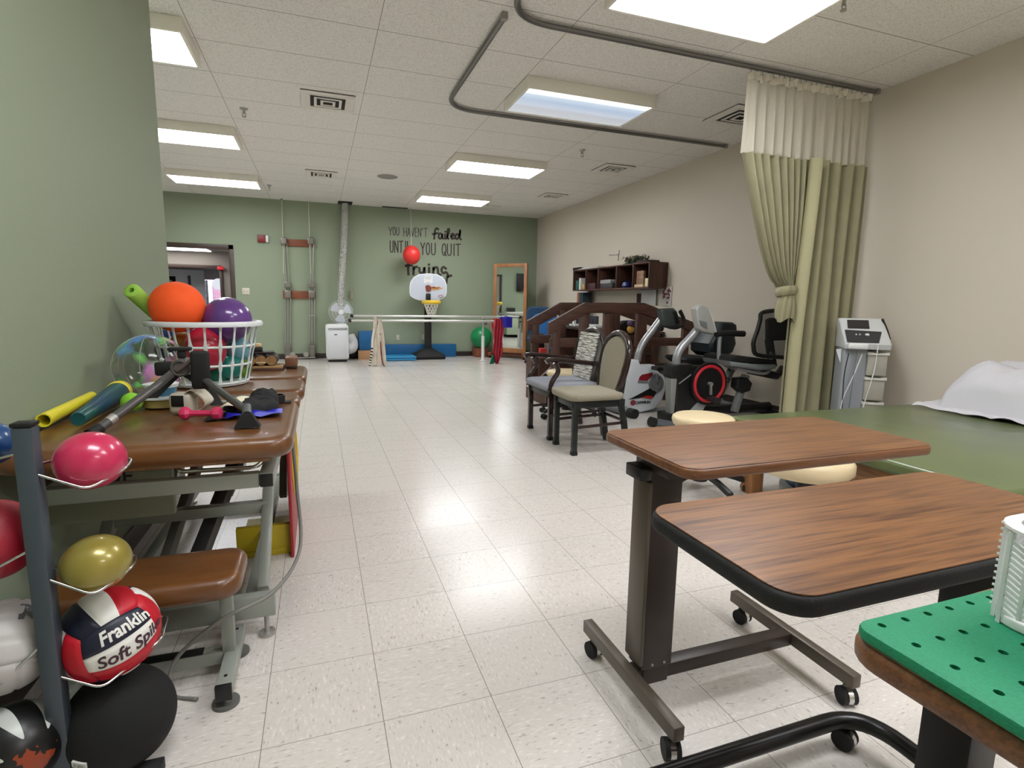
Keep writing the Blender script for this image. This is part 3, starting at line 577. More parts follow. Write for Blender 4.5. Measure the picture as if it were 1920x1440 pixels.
# ---- mats
blue_m = mat('blue_foam_vinyl', (22, 102, 158), .45, var=.08); blue_l = mat('light_blue_foam', (38, 138, 190), .45)
MB().box((1.18, 11.16, .0), (2.72, 11.31, .27), .012).build('exercise_mat', blue_m, None, 'long blue folded mat standing along the foot of the back wall', 'mat')
MB().box((.73, 11.0, .175), (1.08, 11.25, .55), .015).build('foam_block', blue_m, None, 'blue foam block standing on a cardboard box behind the bars', 'block')
MB().box((.71, 10.95, .0), (1.1, 11.28, .175), .003).build('cardboard_box', mat('cardboard', (186, 142, 104), .8), None, 'tan box under the blue foam block', 'box')
mb = MB(); mb.sharp = .5
for k in range(2): mb.pad(1.2, 10.55, 1.78, 11.0, .005+.04*k, .043+.04*k, .03, .018)
mb.build('balance_pad', blue_l, None, 'light blue foam balance pad flat on the floor by the bars', 'pad')
mb = MB(); mb.ball((.61, 11.17, .13), .13, sy=.9); mb.build('black_exercise_ball', black_rub, None, 'black ball in the dark gap behind the air conditioner', 'ball')
# ---- basketball hoop
hp = thing('basketball_hoop', 'toy basketball hoop on a black pole with a white backboard', 'hoop', (2.08, 10.95, 0))
mb = MB()
prof = [(.31, .25, 0), (.32, .26, .05), (.30, .24, .09), (.12, .12, .19), (.085, .085, .21)]
vs = []; 
for w_, d_, z in prof: vs += [(2.08+a, 10.95+b, z) for a, b in rrect(w_*2, d_*2, .05, 3)]
n = len(rrect(1, 1, .05, 3)); fs = [(i*n+j, i*n+(j+1) % n, (i+1)*n+(j+1) % n, (i+1)*n+j) for i in range(4) for j in range(n)]+[tuple(range(n-1, -1, -1)), tuple(4*n+j for j in range(n))]
mb.add(vs, fs); mb.build('base', black_rub, hp)
mb = MB(); mb.box((2.015, 10.90, .19), (2.145, 11.0, 1.35), .012); mb.build('pole', black_pl, hp)
f8 = cp(740, 490, .0903)
bbp = [(520, 815), (400, 775), (320, 720), (303, 650), (303, 540), (320, 430), (390, 330), (500, 270), (690, 250), (880, 270), (990, 330), (1055, 420), (1078, 520), (1078, 650), (1060, 720), (980, 780), (900, 810)]
P = [at(*f8(*p), 'y', 10.88) for p in bbp]; ctr = sum(P, Vector())/len(P)
mb = MB(); mb.prism(P, (0, -.03, 0), .006); mb.build('backboard', mat('backboard_white', (226, 228, 234), .4), hp)
P2 = [ctr+(p-ctr)*.94+Vector((0, -.032, 0)) for p in P]; mb = MB(); mb.prism(P2, (0, -.003, 0)); mb.build('backboard_face', mat('backboard_face', (196, 202, 214), .4), hp)
q = lambda x, y, yy=10.842: at(*f8(x, y), 'y', yy)
a, b = q(605, 290), q(790, 465); MB().box((a.x, 10.838, b.z), (b.x, 10.845, a.z)).build('sticker', white_pl, hp)
mb = MB()
for k in range(5):
    c = q(632+k*28, 330+(k % 2)*25, 10.836); mb.tube([c+Vector((.018*math.cos(i*PI/8), 0, .018*math.sin(i*PI/8))) for i in range(16)], .0022, 5, True)
mb.build('ring_emblem', mat('emblem_grey', (150, 152, 158), .5), hp)
MB().text('olympic', .028, lambda x, y: Vector((q(697, 438).x+x, 10.834, q(697, 438).z+y))).build('sticker_text', mat('emblem_grey2', (130, 132, 138), .5), hp)
mb = MB(); mb.tube([q(692, 565, 10.842), q(692, 565, 10.836)], .068, 24); mb.build('ball_print', mat('ball_print_red', (122, 58, 46), .5), hp)
fl1 = [(745, 520), (800, 525), (820, 512), (850, 540), (930, 520), (950, 545), (1015, 555), (930, 575), (905, 600), (860, 585), (815, 608), (780, 580), (745, 590)]
mb = MB(); mb.prism([at(*f8(*p), 'y', 10.841) for p in fl1], (0, -.003, 0)); mb.build('flame_print', mat('flame_orange', (206, 148, 84), .5), hp)
fl2 = [(750, 545), (810, 530), (880, 545), (940, 550), (880, 562), (790, 560)]
mb = MB(); mb.prism([at(*f8(*p), 'y', 10.838) for p in fl2], (0, -.002, 0)); mb.build('flame_core', mat('flame_dark', (110, 50, 36), .5), hp)
c = q(953, 722, 10.838); mb = MB(); mb.tube([c+Vector((.045*math.cos(i*PI/12), 0, .024*math.sin(i*PI/12))) for i in range(24)], .006, 6, True); mb.build('maker_oval', mat('oval_pink', (196, 140, 160), .5), hp)
mb = MB(); a = q(645, 780); b = q(745, 665); mb.box((a.x, 10.80, a.z-.06), (b.x, 10.845, b.z), .02); mb.build('bracket', black_pl, hp)
rc = Vector((2.09, 10.64, 1.135)); mb = MB(); mb.tube([rc+Vector((.165*math.cos(i*PI/18), .165*math.sin(i*PI/18), 0)) for i in range(36)], .024, 10, True, flat=1.5); mb.box((2.02, 10.78, 1.09), (2.20, 10.86, 1.14), .01); mb.build('rim', mat('hoop_yellow', (232, 196, 62), .4), hp)
mb = MB(); mb.sharp = 3
for k in range(12):
    for sg in (1, -1):
        mb.tube([rc+Vector(((.145-.075*t)*math.cos(k*PI/6+sg*t*1.1), (.145-.075*t)*math.sin(k*PI/6+sg*t*1.1), -.02-.23*t)) for t in [i/6 for i in range(7)]], .0055, 5)
mb.build('net', mat('net_white', (222, 218, 206), .8), hp)
# ---- hanging red ball
rb = thing('hanging_ball', 'red ball hanging on a string from the ceiling before the lettering', 'ball', (1.757, 10.9, 2.04))
mb = MB(); mb.ball((1.757, 10.9, 2.04), .17, sz=1.08); mb.build('ball', mat('coral_red', (222, 52, 48), .4, emis=None), rb)
mb = MB(); mb.cyl((1.757, 10.9, 2.2), (1.80, 11.2, H), .006, n=6); mb.build('string', mat('pale_cord', (196, 200, 176), .7), rb)
# ---- parallel bars
pb = thing('parallel_bars', 'chrome parallel walking bars hung with straps and bands', 'bars', (2.0, 10.2, 0))
yF, yK = 9.75, 10.2
for y, z, xa, xb in ((yF, .80, .50, 3.12), (yK, .868, .56, 3.78)):
    mb = MB(); mb.cyl((xa, y, z), (xb, y, z), .021, n=14); mb.build('handrail', mat('rail_white_steel', (214, 214, 208), .25, .6), pb)
    for x in (xa, xb): MB().cyl((x-.02, y, z), (x+.03, y, z), .028, n=12).build('end_cap', black_pl, pb)
for x, y, z in ((.93, yF, .80), (3.13, yF, .80), (.95, yK, .868), (3.02, yK, .868)):
    mb = MB(); mb.cyl((x, y, .02), (x, y, .5), .032, n=14); mb.build('post', white_pl, pb)
    mb = MB(); mb.cyl((x, y, .5), (x, y, z-.015), .02, n=12); mb.box((x-.04, y-.03, z-.06), (x+.04, y+.03, z-.01), .006); mb.build('sleeve', steel, pb)
    mb = MB(); mb.lathe([(.07, 0), (.07, .012), (.035, .03)], (x, y, 0), 20); mb.build('floor_flange', mat('flange_grey', (190, 188, 184), .4), pb)
    mb = MB(); mb.cyl((x+.03, y-.02, z-.13), (x+.06, y-.04, z-.13), .022, n=12); mb.build('knob', black_pl, pb)
def strap(name, m, pts, w, label, cat, group=None, y=yF-.045, th=.006):
    P = bez([at(*cp(600, 580, .09375)(*p), 'y', y) for p in pts], 6); mb = MB(); mb.sharp = 1
    vs = []; fs = []
    for i, p in enumerate(P):
        ww = w*(.6+.4*math.sin(min(1, i/len(P)*2)*PI/2)); yy = Vector((0, .012*math.sin(i*.7), 0))
        vs += [p+yy+Vector((-ww/2, 0, 0)), p+yy+Vector((0, -th*1.5, 0)), p+yy+Vector((ww/2, 0, 0)), p+yy+Vector((0, th, 0))]
    for i in range(len(P)-1):
        for k in range(4): fs.append((i*4+k, i*4+(k+1) % 4, i*4+4+(k+1) % 4, i*4+4+k))
    fs += [(3, 2, 1, 0), tuple(len(vs)-4+k for k in range(4))]
    mb.add(vs, fs); return mb.build(name, m, None, label, cat, group)
cstr = mat('cream_webbing', (214, 202, 184), .8, var=.08)
G = 'pale straps hung on the parallel bars'
strap('gait_belt', cstr, [(1110, 130), (1100, 330), (1085, 620), (1070, 900), (1085, 1120)], .075, 'leftmost pale strap hanging on the bar beside the striped one', 'strap', G)
strap('gait_belt', cstr, [(1210, 200), (1170, 400), (1130, 650), (1120, 900), (1105, 1110)], .07, 'pale strap slanting down left under the bar end', 'strap', G, y=yF-.07)
strap('gait_belt', cstr, [(1190, 190), (1180, 560), (1190, 850), (1180, 1150)], .06, 'narrow pale strap hanging straight down beside the post', 'strap', G, y=yF-.09)
strap('gait_belt', cstr, [(1205, 200), (1240, 500), (1275, 850), (1290, 1110)], .065, 'rightmost pale strap, slanting down right', 'strap', G, y=yF-.055)
# striped strap
P = [at(*cp(600, 580, .09375)(*p), 'y', yF-.06) for p in [(1085, 380), (1050, 600), (1040, 800), (1015, 980), (995, 1130)]]
mb = MB(); wht = mat('white_webbing', (226, 220, 208), .8)
for k, seg in enumerate(bez(P, 6)[:-1]):
    nx = bez(P, 6)[k+1]; mb.i = 1 if (k > 9 and k % 2) else 0; mb.bar(seg, nx, .035, .004, up=(0, 1, 0))
mb.build('striped_strap', [wht, black_pl], None, 'white strap with black stripes on its lower half, hung from the bar', 'strap')
strap('red_band', mat('dark_red_band', (120, 34, 40), .6), [(1200, 480), (1215, 720), (1235, 980), (1290, 1140), (1440, 1142)], .02, 'thin dark red band hanging from the bar to the floor', 'band', y=yF-.1)
a, b = at(*cp(920, 560, .0972)(185, 335), 'y', yK-.03), at(*cp(920, 560, .0972)(415, 560), 'y', yK-.03)
mb = MB(); mb.sharp = 1; mb.sheet(lambda u, v: Vector((a.x+u*(b.x-a.x), yK-.035+.05*max(0, (v-.9)*10)*.6+.008*math.sin(u*9), b.z+v*(a.z-b.z)+.0)), 16, 14); mb.build('blue_band', mat('royal_blue_latex', (30, 24, 150), .5), None, 'royal blue exercise band draped over the back bar', 'band')
f5 = cp(920, 560, .0972)
def drape(name, m, pts, label, cat, yy, ws):
    P = [at(*f5(*p), 'y', yy) for p in pts]; mb = MB(); mb.sharp = 1
    def fn(u, v):
        t = v*(len(P)-1); i = min(int(t), len(P)-2); k = t-i; c = P[i].lerp(P[i+1], k); w_ = ws[i]*(1-k)+ws[i+1]*k
        return c+Vector(((u-.5)*w_, -.035*abs(math.sin(u*PI*3.2+v*2)), 0))
    mb.sheet(fn, 28, 24); return mb.build(name, m, None, label, cat)
drape('red_band', mat('red_latex', (176, 40, 58), .45, var=.2, vscale=20), [(140, 385), (145, 600), (135, 820), (130, 1020), (110, 1260)], 'bunch of red exercise bands hanging from the right end of the bar', 'band', yF-.05, [.13, .2, .16, .2, .05])
drape('coral_band', mat('coral_latex', (206, 84, 70), .5), [(60, 400), (60, 540), (75, 640)], 'coral band behind the red bands on the bar', 'band', yF+.03, [.12, .12, .03])
drape('green_band', mat('green_latex', (20, 110, 84), .5), [(50, 1080), (40, 1180), (20, 1290)], 'green band trailing on the floor below the red bands', 'band', yF-.02, [.04, .1, .14])
# ---- green ball, cart on castor
MB().box((3.10, 11.0, .0), (3.36, 11.28, .19), .008).build('wooden_box', MATS['reddish_board'], None, 'reddish wooden box on the floor under the green gym ball', 'box')
mb = MB(); mb.ball((3.24, 11.08, .42), .225); mb.build('gym_ball', mat('green_gym_ball', (20, 138, 80), .3), None, 'green gym ball half hidden behind the bar post and mirror', 'ball')
# ---- mirror
mi = thing('standing_mirror', 'tall wooden framed standing mirror on wheels reflecting the room', 'mirror', (3.80, 10.62, 0))
pL = Vector((3.45, 10.93, 0)); pR = Vector((3.97, 10.35, 0)); ax = (pR-pL).normalized(); Wm = (pR-pL).length; nrm = Vector((ax.y, -ax.x, 0)); nrm = nrm if nrm.y < 0 else -nrm
MM = Matrix(((ax.x, -nrm.x, 0, pL.x), (ax.y, -nrm.y, 0, pL.y), (0, 0, 1, 0), (0, 0, 0, 1)))
ZT = 1.94
mb = MB(); mb.box((0, 0, .09), (.07, .035, ZT), .005, MM); mb.box((Wm-.07, 0, .09), (Wm, .035, ZT), .005, MM); mb.box((.07, 0, ZT-.07), (Wm-.07, .035, ZT), .005, MM); mb.box((.07, 0, .12), (Wm-.07, .035, .22), .005, MM); mb.build('frame', oak, mi)
mb = MB(); mb.box((.065, .012, .2), (Wm-.065, .018, ZT-.06), 0, MM); mb.build('glass', mat('mirror_glass', (236, 240, 238), .02, 1), mi)
mb = MB(); mb.box((.0, .036, .09), (Wm, .05, ZT), .002, MM); mb.build('back_board', darkw, mi)
mb = MB(); mb.box((-.05, -.12, .045), (.03, .22, .12), .006, MM); mb.box((Wm-.03, -.12, .045), (Wm+.05, .22, .12), .006, MM); mb.box((0, .06, .05), (Wm, .1, .1), 0, MM); mb.build('base', wood_mat('reddish_base_wood', (132, 70, 44), (98, 50, 32), 'x'), mi)
for x in (-.01, Wm+.01):
    for y in (-.09, .19): mb = MB(); c = MM@Vector((x, y, .024)); mb.tube([c-ax*.012, c+ax*.012], .024, 14); mb.build('castor', black_rub, mi)
# things only the mirror shows: screen, basin counter on the far left wall
mb = MB(); mb.box((-3.54, 7.9, 1.55), (-3.48, 8.75, 2.15), .01, None); mb.build('television', black_pl, None, 'black wall television visible in the standing mirror', 'television')
mb = MB(); mb.box((-3.572, 8.2, .101), (-3.1, 9.15, .82), .004); mb.build('cabinet', mat('pale_green_cabinet', (170, 182, 156), .5), None, 'pale cabinet visible in the standing mirror', 'cabinet')
mb = MB(); mb.box((-3.572, 8.18, .82), (-3.08, 9.17, .86), .006); mb.build('countertop', white_pl, None, 'white counter top visible in the standing mirror', 'counter')
mb = MB(); mb.box((-3.5, 8.85, .86), (-3.2, 9.1, 1.0), .02); mb.build('dispenser', black_pl, None, 'black tray on the counter in the mirror', 'tray')

# ================================================================ training stairs
st = thing('training_stairs', 'dark brown wooden training stairs with slanted side railings', 'stairs', (3.3, 5.8, 0))
SX0, SX1, SY0, SY1 = 2.37, 4.26, 5.5, 6.13
steps = [(2.37, 2.62, .15), (2.62, 2.87, .30), (2.87, 3.52, .45), (3.52, 3.77, .34), (3.77, 4.02, .23), (4.02, 4.26, .12)]
for a, b, z in steps:
    MB().box((a, SY0+.045, 0), (b, SY1-.045, z-.02), .002).build('step_block', darkwx, st)
    MB().box((a-.01, SY0+.045, z-.0195), (b, SY1-.045, z), .002).build('tread', mat('tread_grey_brown', (96, 74, 66), .7), st)
    MB().box((a-.014, SY0+.05, z-.012), (a+.012, SY1-.05, z+.003), .001).build('nosing', mat('nosing_white', (206, 200, 190), .5), st)
for yy in (SY0, SY1-.045):
    sgn = 1
    pts = [(SX0, 0), (SX1, 0), (SX1, .16), (4.02, .16), (3.9, .3), (3.6, .42), (3.5, .49), (2.86, .49), (2.7, .38), (2.5, .2), (SX0, .17)]
    MB().prism([Vector((x, yy, z)) for x, z in pts], (0, .045, 0)).build('side_panel', darkwx, st)
    for x, zt in ((2.425, .88), (2.78, 1.06), (3.06, 1.08), (3.49, 1.08), (4.14, .9)):
        w_ = .1 if x != 3.49 else .15
        MB().box((x, yy-.012 if yy == SY0 else yy+.012, 0), (x+w_*.9, yy+.04 if yy == SY0 else yy+.057, zt), .004).build('post', darkw, st)
    r = [(SX0, .93), (2.80, 1.155), (3.56, 1.165), (4.30, .935), (4.30, .82), (3.52, 1.045), (2.84, 1.04), (SX0, .80)]
    o = -.03 if yy == SY0 else .03
    MB().prism([Vector((x, yy+o, z)) for x, z in r], (0, .05, 0), .004).build('handrail', darkwx, st)
    MB().box((2.4, yy+.005, .66), (2.86, yy+.035, .76), .003).build('cross_rail', darkwx, st); MB().box((3.5, yy+.005, .66), (4.2, yy+.035, .755), .003).build('cross_rail', darkwx, st)
    MB().box((2.86, yy+.005, .60), (3.5, yy+.035, .66), .003).build('cross_rail', darkwx, st)
# ================================================================ wall shelf and its things
sh = thing('wall_shelf', 'long dark wooden five compartment shelf hung on the cream wall', 'shelf', (4.42, 7.7, 1.37))
sx, sy0, sy1, sz0, sz1 = 4.27, 6.48, 8.85, 1.37, 1.73
MB().box((sx, sy0, sz1-.02), (XR, sy1, sz1), .002).build('top_board', wood_mat('shelf_wood', (92, 58, 44), (58, 34, 28), 'y'), sh)
MB().box((sx, sy0, sz0), (XR, sy1, sz0+.02), .002).build('bottom_board', MATS['shelf_wood'], sh)
MB().box((XR-.012, sy0+.02, sz0+.02), (XR-.002, sy1-.02, sz1-.02)).build('back_board', darkw, sh)
MB().box((sx, sy0, sz0+.02), (XR, sy0+.02, sz1-.02), .001).build('end_panel', darkw, sh); MB().box((sx, sy1-.02, sz0+.02), (XR, sy1, sz1-.02), .001).build('end_panel', darkw, sh)
for px in (1186, 1155, 1121, 1098):
    y = at(px, 520, 'x', sx).y; MB().box((sx, y-.01, sz0+.02), (XR-.012, y+.01, sz1-.02), .001).build('divider', darkw, sh)
def onshelf(px, w, dpt, h, name, m, label, cat, z=sz0+.021, x=sx+.03, group=None, bev=.004):
    y = at(px, 530, 'x', x).y; return MB().box((x, y-w/2, z), (x+dpt, y+w/2, z+h), bev).build(name, m, None, label, cat, group)
onshelf(1082, .10, .12, .16, 'green_carton', mat('dark_green_carton', (40, 92, 84), .6), 'green and white carton in the farthest shelf compartment', 'carton')
onshelf(1087, .06, .1, .2, 'white_carton', mat('white_card', (214, 214, 206), .6), 'tall white carton beside the green one on the shelf', 'carton')
onshelf(1094, .08, .1, .09, 'yellow_bag', mat('mustard', (182, 150, 84), .7), 'small mustard bag in the farthest shelf compartment', 'bag')
onshelf(1108, .3, .2, .10, 'leather_case', mat('dark_maroon', (66, 38, 40), .5), 'dark case lying in the second shelf compartment', 'case')
onshelf(1135, .42, .2, .07, 'black_tray', mat('dark_grey_tray', (58, 56, 58), .5), 'dark tray in the middle shelf compartment', 'tray', bev=.01)
onshelf(1134, .34, .18, .07, 'grey_machine', mat('silver_grey_plastic', (148, 146, 146), .4), 'silver grey machine on the dark tray of the shelf', 'machine', z=sz0+.0915, bev=.02)
c = at(1160, 536, 'x', sx+.08); mb = MB(); mb.ball((sx+.08, c.y, sz0+.055), .034); mb.build('small_ball', mat('yellow_green_ball', (190, 196, 120), .6), None, 'small pale yellow ball on the wall shelf', 'ball')
mb = MB(); c = at(1173, 536, 'x', sx+.08); mb.lathe([(.05, 0), (.075, .03), (.06, .08), (.03, .1)], (sx+.1, c.y, sz0+.021), 18); mb.build('blue_pot', mat('dark_blue_glaze', (28, 44, 104), .3), None, 'round dark blue pot on the wall shelf', 'pot')
onshelf(1197, .22, .14, .04, 'tan_box', mat('cream_box', (206, 180, 148), .6), 'flat tan box in the nearest shelf compartment', 'box')
onshelf(1199, .19, .04, .19, 'picture_board', mat('tan_board', (172, 136, 108), .6, var=.3, vscale=20), 'tan picture board standing on the flat box in the shelf', 'board', z=sz0+.062, x=sx+.06)
onshelf(1212, .09, .09, .12, 'tub', mat('cream_tub', (214, 200, 164), .5), 'cream tub in the nearest shelf compartment', 'tub', bev=.012)
# clutter on top
mb = MB(); y = at(1108, 500, 'x', 4.38).y; mb.box((4.3, y-.4, sz1), (4.52, y+.35, sz1+.02), .003); mb.box((4.31, y-.35, sz1+.02), (4.5, y+.2, sz1+.035), .003); mb.build('paper_stack', mat('paper_grey', (188, 186, 182), .8), None, 'flat pile of papers on top of the wall shelf, far end', 'papers')
mb = MB(); y = at(1088, 503, 'x', 4.38).y; mb.box((4.3, y-.12, sz1), (4.5, y+.14, sz1+.05), .01); mb.build('black_folder', black_pl, None, 'black folder at the far end on top of the wall shelf', 'folder')
random.seed(3)
mb = MB(); mb.sharp = .2; cy = at(1190, 490, 'x', 4.40).y
for k in range(90):
    c = Vector((4.42+random.uniform(-.09, .09), cy+random.uniform(-.26, .28), sz1+random.uniform(.03, .12))); mb.i = k % 3
    R = Matrix.Rotation(random.uniform(0, 6), 4, Vector((random.random(), random.random(), random.random())).normalized())
    mb.add([(-.05, 0, 0), (0, .018, .006), (.05, 0, 0), (0, -.018, .006)], [(0, 1, 2, 3)], TR(*c)@R)
mb.i = 0; mb.tube(bez([(4.40, cy-.3, sz1+.01), (4.42, cy-.1, sz1+.05), (4.42, cy+.1, sz1+.04), (4.40, cy+.3, sz1+.01)], 6), .018, 8)
mb.build('artificial_garland', [mat('leaf_dark', (50, 70, 52), .7), mat('leaf_grey', (96, 104, 84), .7), mat('leaf_tan', (158, 128, 92), .7)], None, 'dark leafy garland lying on top of the wall shelf', 'garland')
mb = MB(); y = at(1213, 489, 'x', 4.4).y; mb.box((4.3, y-.14, sz1), (4.52, y+.12, sz1+.035), .01); mb.build('dark_pad', mat('dark_felt', (60, 44, 42), .8), None, 'dark flat pad on top of the wall shelf, near end', 'pad')
f3 = cp(1000, 440, .18053)
def rw(x, y, xx=XR-.006): return at(*f3(x, y), 'x', xx)
mb = MB(); mb.tube([rw(893, 160), rw(880, 270)], .008, 6); mb.tube([rw(790, 212), rw(878, 208)], .008, 6); mb.build('wall_hanger', steel, None, 'thin metal bracket on the cream wall above the shelf', 'bracket')
for (xa, ya, xb, yb), m, nm, lb, ct in (((1078, 612, 1122, 712), mat('maroon_print', (70, 30, 46), .6, var=.4, vscale=60), 'wall_scroll', 'narrow maroon card pinned below the shelf', 'card'),
        ((1126, 572, 1285, 735), mat('whiteboard', (214, 212, 210), .3), 'whiteboard', 'small whiteboard hung under the near end of the shelf', 'whiteboard'),
        ((1338, 545, 1432, 742), mat('white_card2', (206, 202, 196), .7), 'floral_card', 'white card with a dark red bouquet hung right of the shelf', 'card'),
        ((498, 580, 590, 705), mat('white_paper', (222, 220, 216), .7), 'wall_paper_sheet', 'white paper on the wall below the far shelf end', 'paper')):
    a, b = rw(xa, ya), rw(xb, yb); t = thing(nm, lb, ct, (XR-.01, (a.y+b.y)/2, b.z)); MB().box((XR-.012, a.y, b.z), (XR-.001, b.y, a.z), .002).build('sheet', m, t)
    if nm == 'whiteboard':
        mb = MB(); mb.tube([Vector((XR-.02, b.y, a.z)), Vector((XR-.02, b.y, b.z)), ], .01, 6); mb.tube([Vector((XR-.02, a.y, a.z)), Vector((XR-.02, b.y, a.z))], .008, 6); mb.build('frame', mat('slate_frame', (78, 74, 86), .5), t)
    if nm == 'floral_card':
        random.seed(8); mb = MB()
        for k in range(26): mb.ball((XR-.02, (a.y+b.y)/2+random.gauss(0, .05), (a.z+b.z)/2+.02+random.gauss(0, .045)), .016, n=8, sx=.5)
        mb.build('bouquet', mat('dark_rose', (128, 74, 92), .8), t)
for px, c, l in ((1080, (172, 96, 80), 'coral'), (1084, (30, 84, 84), 'teal'), (1088, (40, 52, 60), 'dark')):
    y = at(px, 560, 'x', 4.3).y; MB().box((4.33, y-.03, 1.08), (4.5, y+.03, 1.345), .003).build('binder', mat('binder_'+l, c, .5), None, l+' binder standing under the far end of the wall shelf', 'binder', 'binders below the shelf')
MB().box((4.3, 8.55, 1.04), (4.565, 8.9, 1.08), .003).build('binder_ledge', darkw, None, 'small dark ledge under the far end of the wall shelf', 'ledge')
# ---- desk with office things
dk = thing('office_desk', 'dark wooden desk along the cream wall behind the training stairs', 'desk', (4.2, 7.8, 0))
MB().box((3.86, 6.45, .74), (4.555, 9.1, .775), .004).build('desktop', mat('desk_dark_top', (52, 38, 34), .35), dk)
MB().box((3.9, 6.5, 0), (4.5, 6.54, .74), .003).build('side_panel', darkw, dk); MB().box((3.9, 9.0, 0), (4.5, 9.04, .74), .003).build('side_panel', darkw, dk)
for y in (6.56, 7.05): 
    for z in (.1, .4): 
        dr = MB().box((3.9, y, z), (4.45, y+.45, z+.27), .006).build('drawer', darkw, dk); MB().box((3.885, y+.16, z+.2), (3.9, y+.29, z+.215), .003).build('handle', steel, dr)
def mon(px0, py0, px1, py1, x, label, st=.1):
    a, b = at(px0, py0, 'x', x), at(px1, py1, 'x', x); y0, y1 = sorted((a.y, b.y)); t = thing('monitor', label, 'monitor', (x, (y0+y1)/2, .775))
    MB().box((x, y0, b.z), (x+.03, y1, a.z), .005).build('screen', mat('monitor_dark', (44, 46, 54), .25), t)
    mb = MB(); mb.box((x+.03, (y0+y1)/2-.03, .78), (x+.06, (y0+y1)/2+.03, b.z+.1), .004); mb.box((x-.05, (y0+y1)/2-.1, .776), (x+.13, (y0+y1)/2+.1, .79), .004); mb.build('stand', black_pl, t)
mon(1101, 592, 1119, 612, 4.2, 'dark computer monitor on the desk seen between the stair posts'); mon(1078, 597, 1087, 613, 4.25, 'second dark monitor farther along the desk')
for px, py, w_, h, c, l in ((1068, 612, .1, .16, (92, 104, 104), 'grey green bottle shape on the desk seen through the first stair gap'), (1077, 610, .06, .2, (226, 224, 220), 'white bottle on the desk beside the far monitor'), (1145, 605, .12, .2, (84, 92, 96), 'grey desk caddy seen in the third stair gap'), (1110, 617, .3, .05, (220, 218, 214), 'white papers on the desk before the monitor'), (1073, 618, .3, .03, (214, 212, 210), 'white sheets at the far end of the desk')):
    y = at(px, py, 'x', 4.05).y; MB().box((4.02, y-w_/2, .776), (4.02+w_*.8, y+w_/2, .776+h), .008).build('desk_item' if 'caddy' in l else 'bottle' if 'bottle' in l else 'paper_stack', mat('di%d' % px, c, .5), None, l, 'caddy' if 'caddy' in l else 'bottle' if 'bottle' in l else 'papers')
# backpack / black bag with toy
bg = thing('black_bag', 'black bag with a small purple and yellow toy hanging on it, behind the stairs', 'bag', (3.95, 6.15+.2, .5))
P = [at(*f3(*p), 'y', 6.3) for p in [(855, 1000), (900, 930), (960, 895), (1050, 890), (1110, 900), (1110, 1080), (860, 1080)]]
MB().prism(P, (0, .14, 0), .03).build('body', black_rub, bg)
mb = MB(); mb.ball(at(*f3(1020, 925), 'y', 6.26), .06, sz=.8, n=14); mb.build('toy_head', mat('dusky_purple', (110, 84, 116), .8, var=.4, vscale=40), bg); mb = MB(); mb.ball(at(*f3(1010, 985), 'y', 6.26), .05, sz=1.1, n=14); mb.build('toy_body', mat('toy_yellow', (206, 156, 70), .8), bg)
MB().box((3.7, 6.2, .0), (4.25, 6.44, .49), .01).build('storage_chest', darkw, None, 'dark wooden chest under the black bag behind the stairs', 'chest')
# blue office chairs
def office_chair(x, y, zt, c, label, rz):
    t = thing('office_chair', label, 'chair', (x, y, 0), 'blue office chairs by the desk')
    R = RZ(rz); mb = MB(); mb.pad(-.25, -.24, .25, .24, .44, .52, .1, .035, .01, R); mb.build('seat', c, t, local=True)
    mb = MB(); mb.pad(-.24, -.28, .24, .28, 0, .07, .12, .03, 0, R@TR(0, .27, zt-.28)@RX(PI/2-.12)); mb.build('backrest', c, t, local=True)
    mb = MB(); mb.cyl((0, 0, .09), (0, 0, .44), .025); mb.bar(R@Vector((0, .1, .44)), R@Vector((0, .3, zt-.35)), .06, .015); mb.build('column', black_pl, t, local=True)
    for k in range(5):
        a = k*2*PI/5+.3; e = Vector((.28*math.cos(a), .28*math.sin(a), .065)); mb = MB(); mb.bar((0, 0, .1), e, .04, .03); lg = mb.build('leg', black_pl, t, local=True)
        mb = MB(); p = e-Vector((0, 0, .036)); q_ = Vector((-math.sin(a), math.cos(a), 0))*.02; mb.tube([p-q_, p+q_], .028, 12); mb.build('castor', black_rub, lg, local=True)
office_chair(4.0, 9.62, 1.08, mat('navy_cloth', (24, 62, 96), .8), 'darker blue office chair at the far end of the desk', 2.6)
office_chair(3.58, 8.1, .98, mat('bright_blue_cloth', (18, 88, 150), .8), 'bright blue office chair seen through the far stair railing', 2.2)
# spray bottle, black stand, bin seen through railing
mb = MB(); a = at(*f5(1020, 930), 'y', 7.2); mb.pad(a.x-.06, 7.15, a.x+.07, 7.25, .40, .66, .02, .02); mb.build('jug', mat('milky_plastic', (206, 204, 200), .4), None, 'milky plastic jug seen through the far railing', 'jug')
mb = MB(); a = at(*f5(1020, 1040), 'y', 7.0); mb.box((a.x-.06, 6.98, .40), (a.x+.04, 7.08, .52), .01); mb.build('red_carton', mat('red_card', (196, 56, 52), .5), None, 'red carton beside the milky jug', 'carton')
mb = MB(); mb.box((2.85, 6.9, .0), (3.45, 7.4, .395), .01); mb.build('low_cabinet', darkw, None, 'dark low cabinet behind the far stair railing', 'cabinet')
mb = MB(); mb.box((2.88, 7.1, .396), (3.02, 7.35, .72), .03); mb.build('black_case', black_rub, None, 'black case standing on the low cabinet behind the far railing', 'case')
mb = MB(); mb.lathe([(.13, 0), (.17, .28), (.175, .29)], (3.9, 7.6, 0), 24, cap=True); mb.build('waste_bin', mat('blush_plastic', (196, 170, 166), .5), None, 'pale pink waste bin under the desk', 'bin')

